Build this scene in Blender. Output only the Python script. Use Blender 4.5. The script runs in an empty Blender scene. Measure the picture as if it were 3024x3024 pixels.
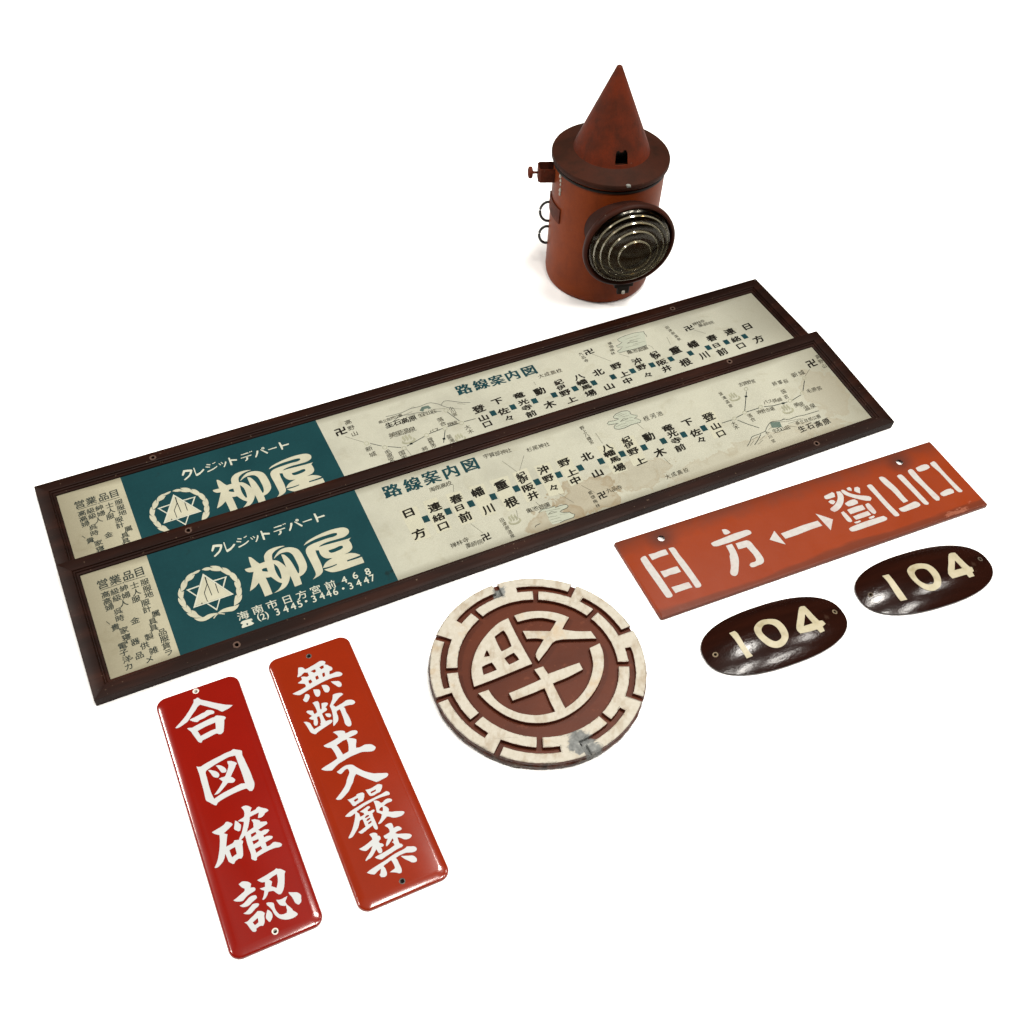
import bpy, bmesh, math, random
from mathutils import Vector, Matrix
random.seed(4)
sc = bpy.context.scene
C = sc.collection
PI = math.pi

# ------------------------------------------------------------------ camera
F_PX, PITCH, ROLL = 3278.40, 0.863144, 0.072533        # solved from the signs' corners
fw = Vector((0, math.cos(PITCH), -math.sin(PITCH)))
rt = Vector((1, 0, 0)); up = rt.cross(fw)
cx_ = math.cos(ROLL)*rt + math.sin(ROLL)*up
cy_ = -math.sin(ROLL)*rt + math.cos(ROLL)*up
cam_d = bpy.data.cameras.new("camera"); cam = bpy.data.objects.new("camera", cam_d); C.objects.link(cam)
m = Matrix.Identity(4)
for i in range(3):
    m[i][0] = cx_[i]; m[i][1] = cy_[i]; m[i][2] = -fw[i]
m[2][3] = 1.0
cam.matrix_world = m
cam_d.sensor_width = 36; cam_d.lens = 36*F_PX/3024; cam_d.clip_start = .05; cam_d.clip_end = 60
sc.camera = cam

# ------------------------------------------------------------------ surroundings and lamps
w = bpy.data.worlds.new("World"); sc.world = w; w.use_nodes = True
nt = w.node_tree; nt.nodes.clear()
o = nt.nodes.new('ShaderNodeOutputWorld'); b = nt.nodes.new('ShaderNodeBackground')
tc = nt.nodes.new('ShaderNodeTexCoord'); sx = nt.nodes.new('ShaderNodeSeparateXYZ'); rp = nt.nodes.new('ShaderNodeValToRGB')
nt.links.new(tc.outputs['Generated'], sx.inputs[0]); nt.links.new(sx.outputs['Z'], rp.inputs[0])
rp.color_ramp.elements[0].position = .0; rp.color_ramp.elements[0].color = (.020, .018, .016, 1)
rp.color_ramp.elements[1].position = 1.; rp.color_ramp.elements[1].color = (.55, .53, .49, 1)
e = rp.color_ramp.elements.new(.88); e.color = (.035, .032, .028, 1)
nt.links.new(rp.outputs[0], b.inputs['Color']); b.inputs['Strength'].default_value = 1.0
nt.links.new(b.outputs[0], o.inputs['Surface'])
LAMP_W = 40
def lamp(x, y, z, sx_, sy_, power, col=(1, .965, .90)):
    d = bpy.data.lights.new("ceiling_or_fill_lamp", 'AREA'); d.shape = 'RECTANGLE'; d.size = sx_; d.size_y = sy_
    d.energy = power; d.color = col
    ob = bpy.data.objects.new("ceiling_or_fill_lamp", d); C.objects.link(ob); ob.location = (x, y, z)
for lx, ly, k in ((-3.0, 1.35, 3.8), (-2.4, .1, 1.0), (.35, .02, .8), (1.0, .10, .9), (1.85, .25, .8), (.52, 1.55, 1.2), (1.95, 1.5, .6)):  # far-left entries are fill lamps added against the lantern's floor shadow
    lamp(lx, ly, 2.6, .32, .55, LAMP_W*k)
vs = sc.view_settings
vs.view_transform = 'Standard'; vs.look = 'None'; vs.gamma = 1; vs.exposure = 0; vs.use_curve_mapping = False
sc.render.engine = 'CYCLES'; sc.cycles.use_denoising = True
# ---- lettering and artwork outlines, tenths of a millimetre in each sign's own plane
SHAPES = {
 'e1': [
  ['-57,1266 -39,1265 -21,1274 -4,1262 6,1241 55,1203 117,1154 177,1111 227,1078 285,1049 263,1037 232,1026 195,1020 174,1017 160,1023 134,1056 83,1102 35,1143 -13,1183 -43,1169 -67,1143 -108,1108 -149,1068 -179,1041 -209,1030 -239,1019 -268,1011 -291,1011 -305,1020 -272,1043 -225,1075 -176,1114 -129,1161 -85,1210 -66,1235', '-154,1054 -132,1059 -104,1061 -59,1070 -22,1078 6,1080 29,1092 55,1086 82,1069 95,1051 94,1037 79,1029 56,1031 24,1027 -18,1016 -63,1012 -85,1000 -103,1006 -129,1024', '-200,969 -176,965 -151,957 -110,966 -61,973 -4,982 52,988 78,987 102,996 130,983 170,959 183,938 175,926 162,917 147,868 133,827 118,791 96,777 73,779 51,798 8,794 -49,784 -93,778 -108,761 -121,762 -136,778 -144,805 -156,849 -168,892 -175,921 -191,949', '-113,900 -74,908 -25,917 26,921 72,925 68,893 58,852 16,852 -33,845 -74,837 -100,832 -104,855 -109,878'],
  ['-223,523 -188,506 -149,516 -101,526 -45,536 11,543 68,553 126,555 152,564 175,550 214,524 225,507 216,470 221,429 226,367 233,297 237,232 237,183 239,136 228,99 213,75 194,61 174,70 161,93 150,107 109,109 49,107 -22,99 -85,88 -133,74 -151,55 -164,56 -184,77 -209,110 -228,134 -231,160 -227,215 -224,275 -223,349 -219,423 -221,486', '-152,439 -112,455 -63,469 -14,481 35,490 83,498 121,495 152,489 153,445 155,372 157,299 158,236 157,196 156,164 117,176 89,171 34,164 -28,156 -83,146 -128,133 -156,125 -162,160 -166,214 -166,267 -164,319 -161,371 -161,407', '-49,458 -22,451 0,435 20,408 30,383 30,363 15,352 -4,356 -20,367 -26,388 -37,424', '-131,438 -110,434 -88,417 -66,401 -50,376 -44,356 -52,336 -63,328 -78,331 -99,348 -110,373 -116,398', '64,459 98,449 118,433 135,417 143,399 125,382 102,350 74,317 50,287 70,263 80,239 68,222 46,218 27,226 7,235 -19,216 -52,193 -84,172 -113,161 -146,164 -117,187 -82,217 -51,248 -33,268 -44,287 -59,311 -33,313 -1,312 24,343 43,371 64,411 61,435'],
  ['53,-65 71,-59 95,-61 119,-77 141,-106 126,-125 118,-143 150,-140 169,-137 187,-124 205,-120 227,-142 257,-164 273,-179 278,-197 267,-201 242,-207 228,-221 208,-233 187,-235 166,-229 189,-179 166,-180 128,-185 99,-188 85,-223 63,-269 45,-297 30,-323 66,-313 102,-303 108,-275 112,-256 103,-224 132,-228 152,-242 172,-258 176,-276 197,-283 228,-294 231,-311 224,-321 204,-326 174,-333 132,-344 154,-370 188,-365 221,-378 225,-390 211,-402 186,-412 161,-414 162,-439 191,-436 230,-452 236,-467 225,-478 192,-484 159,-490 159,-533 185,-535 213,-523 234,-519 262,-535 285,-552 293,-571 283,-583 258,-585 228,-578 188,-576 148,-579 102,-585 64,-592 48,-598 37,-620 26,-624 10,-611 -4,-591 3,-561 5,-522 2,-476 3,-419 6,-375 6,-348 -14,-362 -40,-377 -25,-391 -29,-405 -40,-422 -47,-459 -56,-499 -66,-531 -82,-548 -92,-550 -108,-543 -130,-549 -143,-554 -160,-572 -173,-569 -189,-551 -202,-532 -203,-501 -206,-471 -210,-447 -225,-482 -250,-515 -279,-533 -301,-545 -323,-546 -332,-537 -307,-507 -283,-470 -258,-415 -236,-358 -218,-299 -208,-249 -228,-236 -254,-213 -263,-195 -223,-186 -176,-177 -141,-165 -126,-153 -112,-148 -92,-161 -73,-181 -69,-197 -89,-210 -127,-230 -168,-248 -139,-273 -150,-297 -165,-336 -183,-386 -145,-380 -116,-375 -96,-355 -58,-367 -39,-342 -17,-315 4,-279 27,-234 34,-212 3,-196 -17,-183 18,-175 52,-162 66,-113', '-165,-429 -134,-423 -109,-421 -110,-453 -113,-492 -135,-498 -161,-507 -164,-474', '58,-359 84,-355 105,-353 108,-377 81,-386 55,-391', '52,-429 79,-432 108,-430 110,-452 83,-461 53,-468', '52,-512 81,-509 109,-506 114,-538 81,-547 53,-554', '-37,-169 -19,-189 -4,-221 1,-234 -10,-264 -24,-285 -36,-285 -52,-270 -68,-247 -57,-216'],
  ['-177,-777 -157,-769 -137,-766 -107,-780 -86,-797 -74,-819 -89,-850 -70,-856 -57,-863 -50,-878 -62,-893 -90,-899 -118,-905 -147,-916 -175,-934 -195,-939 -225,-929 -250,-915 -260,-900 -233,-894 -200,-880 -171,-869 -146,-858 -140,-836 -159,-817', '-223,-970 -192,-968 -157,-951 -131,-935 -102,-928 -71,-934 -62,-948 -63,-964 -82,-973 -111,-984 -142,-999 -172,-1003 -206,-992', '-213,-1052 -185,-1047 -150,-1027 -114,-1005 -89,-1008 -66,-1018 -63,-1031 -77,-1043 -106,-1054 -133,-1070 -155,-1080 -176,-1077 -198,-1065', '-229,-1134 -200,-1135 -170,-1121 -136,-1106 -110,-1092 -93,-1082 -60,-1098 -38,-1126 -51,-1146 -58,-1182 -68,-1209 -85,-1229 -111,-1219 -147,-1227 -151,-1246 -165,-1251 -183,-1240 -194,-1215 -203,-1184 -213,-1153', '-161,-1162 -135,-1152 -109,-1142 -113,-1181 -132,-1189 -151,-1194', '-14,-808 29,-802 76,-795 121,-785 149,-781 175,-770 190,-783 210,-791 233,-816 244,-832 230,-850 216,-894 197,-947 178,-984 158,-1007 139,-1018 123,-1010 107,-989 92,-964 65,-954 45,-952 28,-978 3,-999 -19,-1005 -23,-997 -4,-972 10,-945 17,-927 -1,-912 -15,-892 9,-894 32,-896 46,-852 16,-843', '85,-847 114,-834 142,-828 166,-825 161,-861 154,-891 138,-925 124,-948 106,-931 85,-912 105,-874', '210,-1028 241,-1044 274,-1058 291,-1074 304,-1100 296,-1129 290,-1154 271,-1170 255,-1173 242,-1157 233,-1137 229,-1103 223,-1076 212,-1051', '88,-1051 111,-1061 140,-1064 168,-1060 190,-1059 175,-1079 159,-1100 162,-1126 173,-1150 192,-1185 196,-1205 212,-1226 223,-1244 223,-1256 203,-1265 172,-1269 143,-1266 113,-1257 82,-1239 59,-1217 42,-1187 33,-1156 28,-1126 16,-1092 1,-1066 -1,-1043 22,-1047 51,-1062 59,-1080 55,-1114 60,-1152 73,-1183 87,-1196 111,-1203 138,-1202 149,-1180 150,-1156 154,-1138 127,-1128 104,-1108 94,-1079', '-9,-1105 6,-1122 17,-1149 16,-1176 2,-1201 -20,-1219 -28,-1215 -35,-1197 -43,-1173 -34,-1146 -20,-1124'],
 ],
 'e2': [
  ['-161,1234 -139,1231 -116,1217 -108,1201 -104,1188 -70,1191 -33,1200 7,1208 46,1219 68,1225 97,1218 116,1202 118,1186 102,1168 126,1151 142,1127 158,1108 161,1088 149,1072 124,1070 115,1049 111,1031 136,1029 165,1032 192,1031 215,1019 230,1002 236,985 223,973 194,969 163,976 126,980 78,979 28,974 -22,966 -73,956 -124,945 -175,932 -216,921 -241,916 -265,923 -290,939 -311,958 -283,962 -244,968 -202,974 -159,986 -157,1004 -159,1021 -182,1035 -205,1046 -221,1060 -195,1069 -171,1080 -168,1099 -169,1116 -150,1112 -132,1105 -112,1094 -89,1101 -89,1124 -90,1141 -120,1154 -139,1147 -164,1133 -182,1128 -200,1128 -202,1135 -187,1161 -173,1201', '-58,1144 -29,1150 -6,1149 -4,1121 -30,1110 -43,1129', '40,1154 65,1163 88,1161 82,1129 55,1123 46,1137', '-115,1044 -87,1051 -80,1013 -110,1001 -116,1019', '-33,1064 -5,1067 -3,1027 -33,1020 -37,1039', '43,1067 55,1077 72,1072 63,1031 40,1025 39,1040', '-193,901 -179,899 -163,886 -158,866 -165,849 -182,828 -201,812 -217,814 -231,833 -234,850 -216,867 -204,885', '-102,923 -76,915 -50,902 -42,885 -47,859 -59,835 -74,826 -89,826 -101,841 -105,868 -104,896', '-7,938 18,933 41,921 55,901 58,875 51,854 33,837 16,837 1,848 -5,869 -6,902', '95,945 121,936 146,928 170,918 183,897 187,873 178,852 162,847 144,854 127,882 107,915'],
  ['-157,776 -130,781 -104,775 -97,754 -103,715 -108,683 -106,669 -93,676 -83,710 -75,736 -47,733 -23,722 -16,706 -34,689 -54,677 -45,656 -52,640 -78,632 -109,621 -108,583 -106,548 -101,522 -76,523 -53,519 -38,511 -41,498 -58,482 -86,474 -128,463 -174,450 -209,439 -238,425 -253,431 -271,449 -282,470 -287,507 -294,551 -303,588 -307,602 -286,595 -267,580 -252,560 -247,523 -238,481 -210,488 -161,498 -163,519 -153,523 -146,553 -143,585 -144,602 -157,606 -169,600 -172,573 -178,542 -194,516 -207,513 -220,521 -221,544 -207,586 -229,599 -245,619 -227,628 -207,635 -224,658 -240,683 -247,705 -228,709 -203,699 -182,688 -183,665 -180,646 -164,648 -148,656 -146,682 -147,721 -151,752', '-82,605 -63,603 -39,591 -30,574 -34,559 -46,550 -61,556 -77,573', '62,786 93,788 123,783 151,771 161,754 145,744 113,732 71,703 37,679 25,669 45,639 79,647 122,656 163,670 193,666 221,654 239,633 243,614 228,602 202,600 173,608 138,611 114,607 123,588 121,542 127,498 130,447 127,403 115,379 97,374 80,384 66,416 70,460 73,517 74,559 73,588 67,599 35,590 29,561 29,528 16,484 -14,459 -36,444 -48,441 -45,460 -28,511 -15,559 -8,610 -7,644 -9,672 9,696 36,731 53,762'],
  ['-76,376 -52,377 -17,369 14,357 33,341 33,315 55,315 92,320 125,313 145,301 149,283 138,269 114,263 78,259 43,256 68,241 94,225 108,207 105,192 92,166 83,145 77,120 103,114 131,114 161,120 193,113 223,100 243,78 256,54 247,36 224,24 196,26 159,39 110,56 61,55 8,54 -39,47 -87,36 -136,26 -176,8 -214,-14 -231,-15 -268,-1 -298,18 -313,36 -279,47 -234,57 -182,69 -131,84 -132,115 -135,156 -143,195 -152,219 -178,232 -202,253 -210,270 -177,276 -138,281 -93,288 -46,300 -47,322 -59,348', '-91,225 -56,235 -17,247 22,248 21,208 15,171 -4,115 -27,109 -67,103 -72,140 -80,187'],
  ['-184,-51 -161,-44 -131,-31 -102,-23 -75,-20 -45,-27 -20,-39 0,-66 23,-101 52,-137 86,-170 119,-195 145,-212 183,-225 217,-239 257,-255 267,-270 260,-282 239,-295 207,-299 174,-303 143,-306 126,-300 100,-274 71,-246 38,-211 6,-174 -18,-146 -37,-160 -55,-182 -70,-208 -93,-234 -118,-260 -134,-278 -153,-295 -185,-313 -216,-331 -242,-340 -260,-338 -279,-327 -284,-316 -265,-305 -231,-282 -197,-257 -169,-233 -145,-208 -124,-173 -102,-143 -76,-110 -71,-87 -73,-68 -84,-59 -103,-62 -128,-77 -147,-87 -160,-85 -174,-71'],
  ['-185,-369 -161,-371 -133,-370 -95,-363 -87,-352 -58,-351 -31,-355 -19,-370 -26,-395 -44,-426 -57,-437 -83,-441 -114,-447 -138,-456 -155,-453 -163,-440 -169,-412', '-131,-396 -108,-391 -88,-394 -93,-411 -125,-419 -132,-410', '7,-341 30,-345 61,-347 100,-340 131,-333 157,-341 171,-357 163,-377 141,-404 124,-416 96,-418 65,-425 43,-425 25,-416 16,-393', '42,-381 98,-374 95,-392 45,-400', '-262,-521 -237,-507 -201,-493 -158,-483 -109,-473 -60,-463 -4,-456 48,-451 100,-446 153,-439 177,-433 193,-438 206,-456 206,-474 195,-479 154,-475 105,-472 61,-473 1,-482 -52,-490 -102,-502 -142,-515 -147,-525 -133,-550 -133,-581 -113,-581 -90,-575 -92,-557 -107,-544 -118,-532 -89,-525 -54,-515 -30,-509 -16,-518 -16,-529 -32,-538 -47,-543 -47,-559 -29,-565 -7,-562 11,-565 14,-577 2,-586 -15,-592 -20,-625 -19,-660 -18,-707 -18,-745 -24,-761 -38,-764 -48,-755 -54,-733 -54,-710 -85,-718 -126,-732 -165,-745 -183,-745 -194,-734 -202,-720 -174,-713 -121,-696 -121,-662 -121,-623 -126,-613 -151,-618 -167,-645 -195,-683 -230,-713 -264,-740 -287,-745 -303,-743 -305,-735 -281,-710 -248,-675 -219,-634 -195,-595 -175,-557 -168,-533 -177,-531 -207,-541 -228,-540 -258,-527', '-97,-605 -75,-593 -53,-595 -54,-608 -76,-614 -93,-614', '-93,-637 -73,-627 -52,-627 -53,-640 -74,-648 -90,-648', '-90,-671 -68,-662 -51,-662 -52,-675 -73,-683 -87,-684', '36,-479 57,-485 80,-500 91,-519 94,-528 113,-527 139,-514 162,-510 185,-516 201,-530 204,-543 193,-552 167,-552 142,-553 111,-565 128,-582 138,-601 141,-617 131,-638 157,-654 193,-663 227,-677 260,-692 267,-707 253,-719 225,-728 194,-726 161,-720 137,-706 119,-690 98,-679 75,-693 39,-713 11,-722 0,-719 0,-711 22,-693 43,-672 55,-652 64,-648 51,-625 27,-605 29,-580 35,-548 37,-513', '52,-588 66,-575 83,-569 96,-572 90,-595 81,-615 63,-603'],
  ['-117,-782 -92,-779 -63,-787 -48,-803 -49,-824 -35,-834 -30,-851 -37,-867 -59,-880 -57,-901 -37,-914 -28,-931 -38,-943 -60,-943 -59,-973 -69,-995 -86,-997 -99,-986 -103,-961 -107,-944 -124,-960 -149,-982 -180,-1001 -210,-1007 -229,-1013 -237,-1008 -221,-991 -188,-965 -157,-938 -127,-899 -160,-908 -188,-920 -211,-917 -238,-896 -251,-878 -217,-874 -175,-864 -139,-852 -107,-840 -106,-818', '47,-759 73,-751 101,-753 116,-763 118,-786 115,-814 131,-811 153,-811 170,-821 182,-841 181,-854 166,-859 138,-858 111,-865 129,-883 169,-898 208,-914 237,-932 245,-951 227,-965 197,-969 169,-960 151,-943 134,-925 115,-914 112,-943 112,-977 126,-989 135,-1008 119,-1018 86,-1020 46,-1026 1,-1035 -45,-1044 -79,-1053 -100,-1055 -123,-1041 -138,-1026 -146,-1013 -114,-1008 -71,-1003 -27,-997 18,-988 64,-975 61,-953 50,-937 67,-935 72,-922 69,-905 47,-922 22,-942 0,-953 -13,-952 -7,-936 12,-907 29,-890 9,-883 2,-867 1,-849 31,-845 65,-838 72,-816 66,-789', '-264,-1122 -234,-1111 -193,-1102 -153,-1094 -109,-1086 -61,-1078 -11,-1065 35,-1055 82,-1050 121,-1047 146,-1042 165,-1034 192,-1046 219,-1056 237,-1073 240,-1093 224,-1107 199,-1108 167,-1099 133,-1087 96,-1086 64,-1088 28,-1095 36,-1119 37,-1156 40,-1194 38,-1225 27,-1246 6,-1247 -10,-1233 -38,-1217 -69,-1201 -43,-1194 -16,-1187 -10,-1168 -11,-1138 -16,-1105 -24,-1099 -55,-1108 -86,-1116 -104,-1125 -96,-1145 -95,-1178 -99,-1205 -110,-1218 -126,-1224 -145,-1219 -159,-1211 -165,-1187 -149,-1172 -134,-1139 -149,-1140 -178,-1152 -204,-1164 -223,-1156 -245,-1141', '80,-1097 111,-1110 147,-1124 180,-1137 197,-1158 203,-1185 194,-1203 174,-1205 150,-1195 131,-1173 105,-1143 87,-1117'],
 ],
 'red': [
  ['-2097,250 -2067,263 -2032,263 -2027,238 -2024,145 -2015,17 -2010,-127 -2008,-256 -2008,-335 -2023,-359 -2053,-365 -2082,-353 -2091,-332 -2096,-246 -2100,-141 -2105,-34 -2111,92 -2110,191 -2106,234', '-1989,264 -1945,263 -1904,259 -1838,265 -1778,262 -1767,247 -1770,184 -1828,185 -1880,186 -1925,182 -1986,177', '-1978,-1 -1922,-5 -1869,-4 -1815,-3 -1759,-7 -1759,-91 -1833,-93 -1888,-86 -1927,-90 -1969,-95 -1978,-79', '-1969,-244 -1914,-246 -1858,-249 -1800,-248 -1750,-254 -1746,-333 -1820,-331 -1904,-331 -1965,-334', '-1728,260 -1696,260 -1667,254 -1656,226 -1655,132 -1643,1 -1638,-139 -1635,-264 -1634,-331 -1649,-356 -1677,-363 -1704,-356 -1714,-337 -1715,-238 -1720,-106 -1726,34 -1728,174'],
  ['-1001,276 -962,270 -940,250 -928,222 -927,201 -965,193 -997,196 -1010,214', '-1224,144 -1194,152 -1125,156 -1015,164 -901,171 -805,170 -734,167 -702,148 -692,121 -703,99 -738,90 -834,82 -934,76 -1031,74 -1125,77 -1180,79 -1215,93 -1227,117', '-1081,46 -1037,48 -1000,46 -1003,1 -1012,-68 -1029,-140 -1055,-201 -1112,-288 -1159,-351 -1197,-374 -1222,-369 -1241,-346 -1237,-309 -1190,-246 -1148,-164 -1123,-108 -1098,-73 -1088,-22', '-956,36 -887,34 -818,30 -787,9 -774,-33 -771,-113 -764,-194 -770,-280 -793,-321 -831,-339 -884,-340 -934,-345 -970,-333 -973,-300 -941,-279 -895,-281 -867,-270 -853,-237 -849,-177 -856,-118 -865,-58 -919,-57 -969,-52 -965,-14'],
  ['-549,-63 -426,33 -420,-70 -412,-195 -485,-127', '-374,-32 -258,-27 -60,-19 150,-25 159,-111 -3,-110 -204,-121 -367,-121', '188,78 265,0 334,-76 213,-208 199,-69', '445,277 576,295 592,274 568,218 455,220 433,247', '444,183 487,194 520,177 524,148 478,123 453,144', '628,284 676,271 678,216 651,156 588,86 493,29 420,17 394,50 405,81 476,106 546,149 599,211', '697,281 732,273 767,206 842,141 960,77 976,35 940,7 885,29 794,100 712,185 690,242', '781,284 825,289 833,258 814,223 777,250', '879,258 923,256 937,224 891,152 861,181 844,212', '620,85 695,103 762,98 787,61 770,27 697,20 632,27 617,57', '583,-12 700,-5 805,-13 801,-85 683,-86 583,-85', '587,-126 709,-119 809,-120 814,-183 702,-186 594,-184', '488,-21 528,-14 537,-52 544,-141 538,-185 509,-191 484,-164 481,-82', '845,-20 886,-13 901,-48 902,-131 893,-174 859,-190 838,-164 828,-78', '550,-207 635,-209 632,-228 578,-235 550,-224', '758,-208 833,-205 837,-227 794,-239 755,-230', '431,-268 495,-254 668,-247 866,-250 943,-255 965,-294 934,-323 811,-326 611,-328 465,-325 427,-301'],
  ['1043,227 1081,235 1109,216 1112,161 1115,2 1125,-167 1138,-296 1118,-322 1081,-317 1066,-292 1054,-139 1049,28 1041,168', '1265,286 1297,289 1331,265 1346,204 1369,61 1368,-77 1374,-169 1301,-173 1294,-97 1288,33 1265,151 1257,234', '1496,227 1539,233 1568,209 1576,110 1582,-52 1589,-212 1592,-291 1568,-306 1531,-287 1520,-224 1513,-64 1502,69 1494,172', '1682,251 1723,261 1751,235 1750,113 1756,-50 1772,-195 1774,-264 1742,-301 1706,-292 1692,-232 1686,-62 1667,95 1668,211', '1190,-226 1286,-220 1380,-208 1449,-206 1480,-243 1477,-275 1434,-292 1315,-294 1223,-294 1187,-263', '1803,251 1890,263 1963,255 1985,226 1976,191 1912,177 1819,180 1793,203', '2026,252 2084,264 2103,237 2097,111 2100,-53 2109,-207 2116,-274 2094,-291 2058,-281 2045,-232 2043,-81 2039,93 2019,208', '1828,-207 1923,-189 1998,-193 2013,-229 1994,-266 1912,-269 1836,-267 1817,-237'],
 ],
 'fp_cream': [
  ['2548,1041 2596,1077 2681,1104 2786,1123 2906,1131 3010,1120 3058,1100 3085,1064 3078,1021 3046,995 2996,981 2924,982 2809,986 2733,976 2696,958 2797,955 2929,946 3053,941 3079,949 3040,918 3047,864 3040,811 3010,779 2968,762 2921,756 2990,748 3050,718 3089,677 3015,671 2925,670 2923,651 3007,649 3092,651 3092,568 2976,567 2850,564 2748,573 2702,592 2669,622 2647,648 2730,646 2799,654 2804,667 2728,663 2643,671 2680,716 2730,744 2789,759 2725,779 2694,814 2679,859 2681,916 2646,928 2641,864 2644,774 2640,689 2626,629 2580,594 2532,582 2490,572 2531,604 2548,640 2548,726 2543,838 2539,927 2552,978 2585,1009 2644,1024 2735,1031 2826,1034 2905,1029 2945,1041 2949,1063 2913,1077 2824,1079 2734,1077 2640,1064', '2781,873 2858,875 2914,883 2947,874 2945,850 2915,835 2840,826 2797,831 2780,851', '1935,1121 1956,1112 1979,1075 1999,1029 2021,992 2082,994 2092,1056 2120,1099 2169,1129 2242,1138 2309,1130 2355,1114 2285,1109 2226,1089 2183,1052 2165,982 2209,959 2239,919 2265,865 2274,829 2276,926 2277,1019 2310,1000 2339,932 2355,850 2363,770 2368,709 2384,718 2403,786 2402,885 2394,965 2367,1015 2321,1034 2259,1031 2181,992 2228,1044 2285,1082 2348,1089 2412,1070 2467,1024 2489,959 2497,857 2492,771 2466,717 2418,677 2369,662 2362,561 2279,556 2281,643 2278,713 2243,648 2191,595 2123,570 2041,564 2093,583 2139,617 2168,652 2129,690 2102,738 2081,779 2048,782 2025,791 2029,672 2028,564 1943,559 1942,666 1937,755 1881,713 1815,687 1868,792 1927,912 1880,926 1855,953 1849,982 1889,982 1926,977 1927,1047', '2021,911 2048,916 2076,910 2073,855 2042,870 2017,886', '2164,934 2190,874 2194,797 2184,715 2167,713 2155,770 2151,847'],
  ['1226,728 1415,1063 1618,730'],
  ['1404,1156 1384,1162 1347,1158 1317,1148 1300,1122 1338,1126 1376,1133'],
  ['1317,1154 1267,1142 1229,1113 1205,1054 1245,1062 1293,1074 1331,1116 1299,1120'],
  ['1214,1100 1175,1071 1149,1025 1138,957 1176,976 1213,1011 1236,1062 1203,1052'],
  ['1137,1014 1108,972 1095,915 1115,844 1136,879 1166,955 1137,957'],
  ['1088,899 1078,853 1093,785 1129,738 1144,807 1138,875 1115,844'],
  ['1092,773 1108,713 1139,667 1165,652 1168,716 1146,778 1130,738'],
  ['1117,676 1134,632 1180,588 1242,563 1260,558 1225,606 1207,663 1173,692 1165,652'],
  ['1169,581 1197,541 1238,515 1291,511 1361,531 1418,538 1480,506 1486,515 1422,552 1353,571 1309,571 1256,559'],
  ['1417,1153 1450,1164 1494,1158 1534,1126 1503,1116 1455,1126'],
  ['1513,1164 1559,1152 1606,1120 1635,1055 1580,1067 1530,1089 1502,1114 1535,1126'],
  ['1627,1098 1668,1071 1697,1017 1697,955 1660,977 1627,1020 1601,1060 1635,1055'],
  ['1701,1003 1729,968 1741,908 1725,841 1697,881 1680,927 1672,966 1697,955'],
  ['1745,897 1754,851 1745,791 1708,739 1692,781 1688,834 1699,868 1725,841'],
  ['1743,776 1736,724 1717,682 1672,650 1673,687 1676,737 1694,780 1708,739'],
  ['1724,679 1706,630 1664,591 1603,572 1622,627 1650,684 1670,695 1671,649'],
  ['1660,570 1625,532 1575,515 1519,527 1449,543 1406,531 1364,499 1355,506 1386,533 1435,562 1484,578 1544,578 1597,570'],
 ],
 'fp_white': [
  ['1586,1357 1614,1414 1629,1425 1709,1402 1717,1385 1700,1345 1664,1301 1613,1269 1594,1264 1590,1279 1608,1290 1660,1327 1689,1374 1634,1391 1603,1346 1592,1342', '1737,1418 1750,1415 1745,1307 1790,1318 1840,1356 1852,1346 1843,1330 1789,1289 1750,1274 1735,1287', '1898,1414 1940,1396 1938,1380 1893,1400', '1878,1382 1926,1358 1920,1345 1874,1367', '1965,1401 1986,1402 1989,1392 1966,1388', '1986,1409 2005,1407 2002,1397 1986,1397', '1876,1299 1950,1316 2003,1341 2006,1328 1961,1302 1886,1283 1873,1287', '2030,1368 2041,1368 2056,1335 2046,1331', '2060,1377 2070,1377 2084,1347 2073,1342', '2112,1372 2125,1363 2119,1341 2095,1301 2078,1284 2069,1292 2096,1330', '2162,1413 2180,1411 2181,1377 2251,1352 2251,1337 2243,1330 2182,1350 2179,1287 2169,1279 2157,1286', '2317,1405 2410,1408 2408,1391 2315,1393', '2423,1412 2437,1412 2435,1397 2422,1398', '2443,1414 2457,1414 2458,1400 2444,1399', '2300,1352 2432,1358 2433,1343 2299,1340', '2361,1337 2383,1333 2378,1305 2357,1284 2336,1280 2336,1292 2356,1304', '2509,1393 2530,1389 2521,1357 2483,1297 2467,1291 2465,1304 2489,1340', '2555,1389 2569,1389 2629,1311 2620,1297 2607,1304', '2583,1419 2599,1422 2610,1410 2611,1394 2599,1385 2584,1387 2576,1398 2576,1410', '2588,1409 2598,1411 2600,1398 2591,1396', '2643,1358 2751,1363 2753,1346 2645,1345', '2794,1420 2814,1417 2821,1358 2902,1361 2905,1346 2894,1338 2820,1340 2813,1291 2795,1286 2794,1317'],
  ['1199,710 1415,1101 1644,715', '1226,726 1416,1065 1620,729'],
  ['1192,962 1339,969 1332,952 1218,947 1276,854 1269,839', '1494,973 1643,968 1571,841 1562,855 1618,956 1509,956', '1344,708 1358,708 1422,610 1480,714 1495,714 1420,583'],
  ['1601,338 1626,354 1674,355 1724,350 1732,336 1726,323 1707,325 1719,307 1733,283 1708,272 1656,272 1604,271 1600,291 1623,318 1608,324', '1655,310 1667,312 1676,301 1668,287 1655,289'],
 ],
 'fp_ink': [
  ['1229,734 1413,1056 1616,733 1598,738 1414,1037 1246,730 1489,729 1606,733 1612,727 1482,720'],
  ['1418,1046 1414,945 1425,945 1430,1045'],
  ['1416,954 1356,852 1362,846 1422,949'],
  ['1356,849 1357,732 1364,733 1363,849'],
  ['1417,950 1421,790 1429,791 1426,951'],
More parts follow.
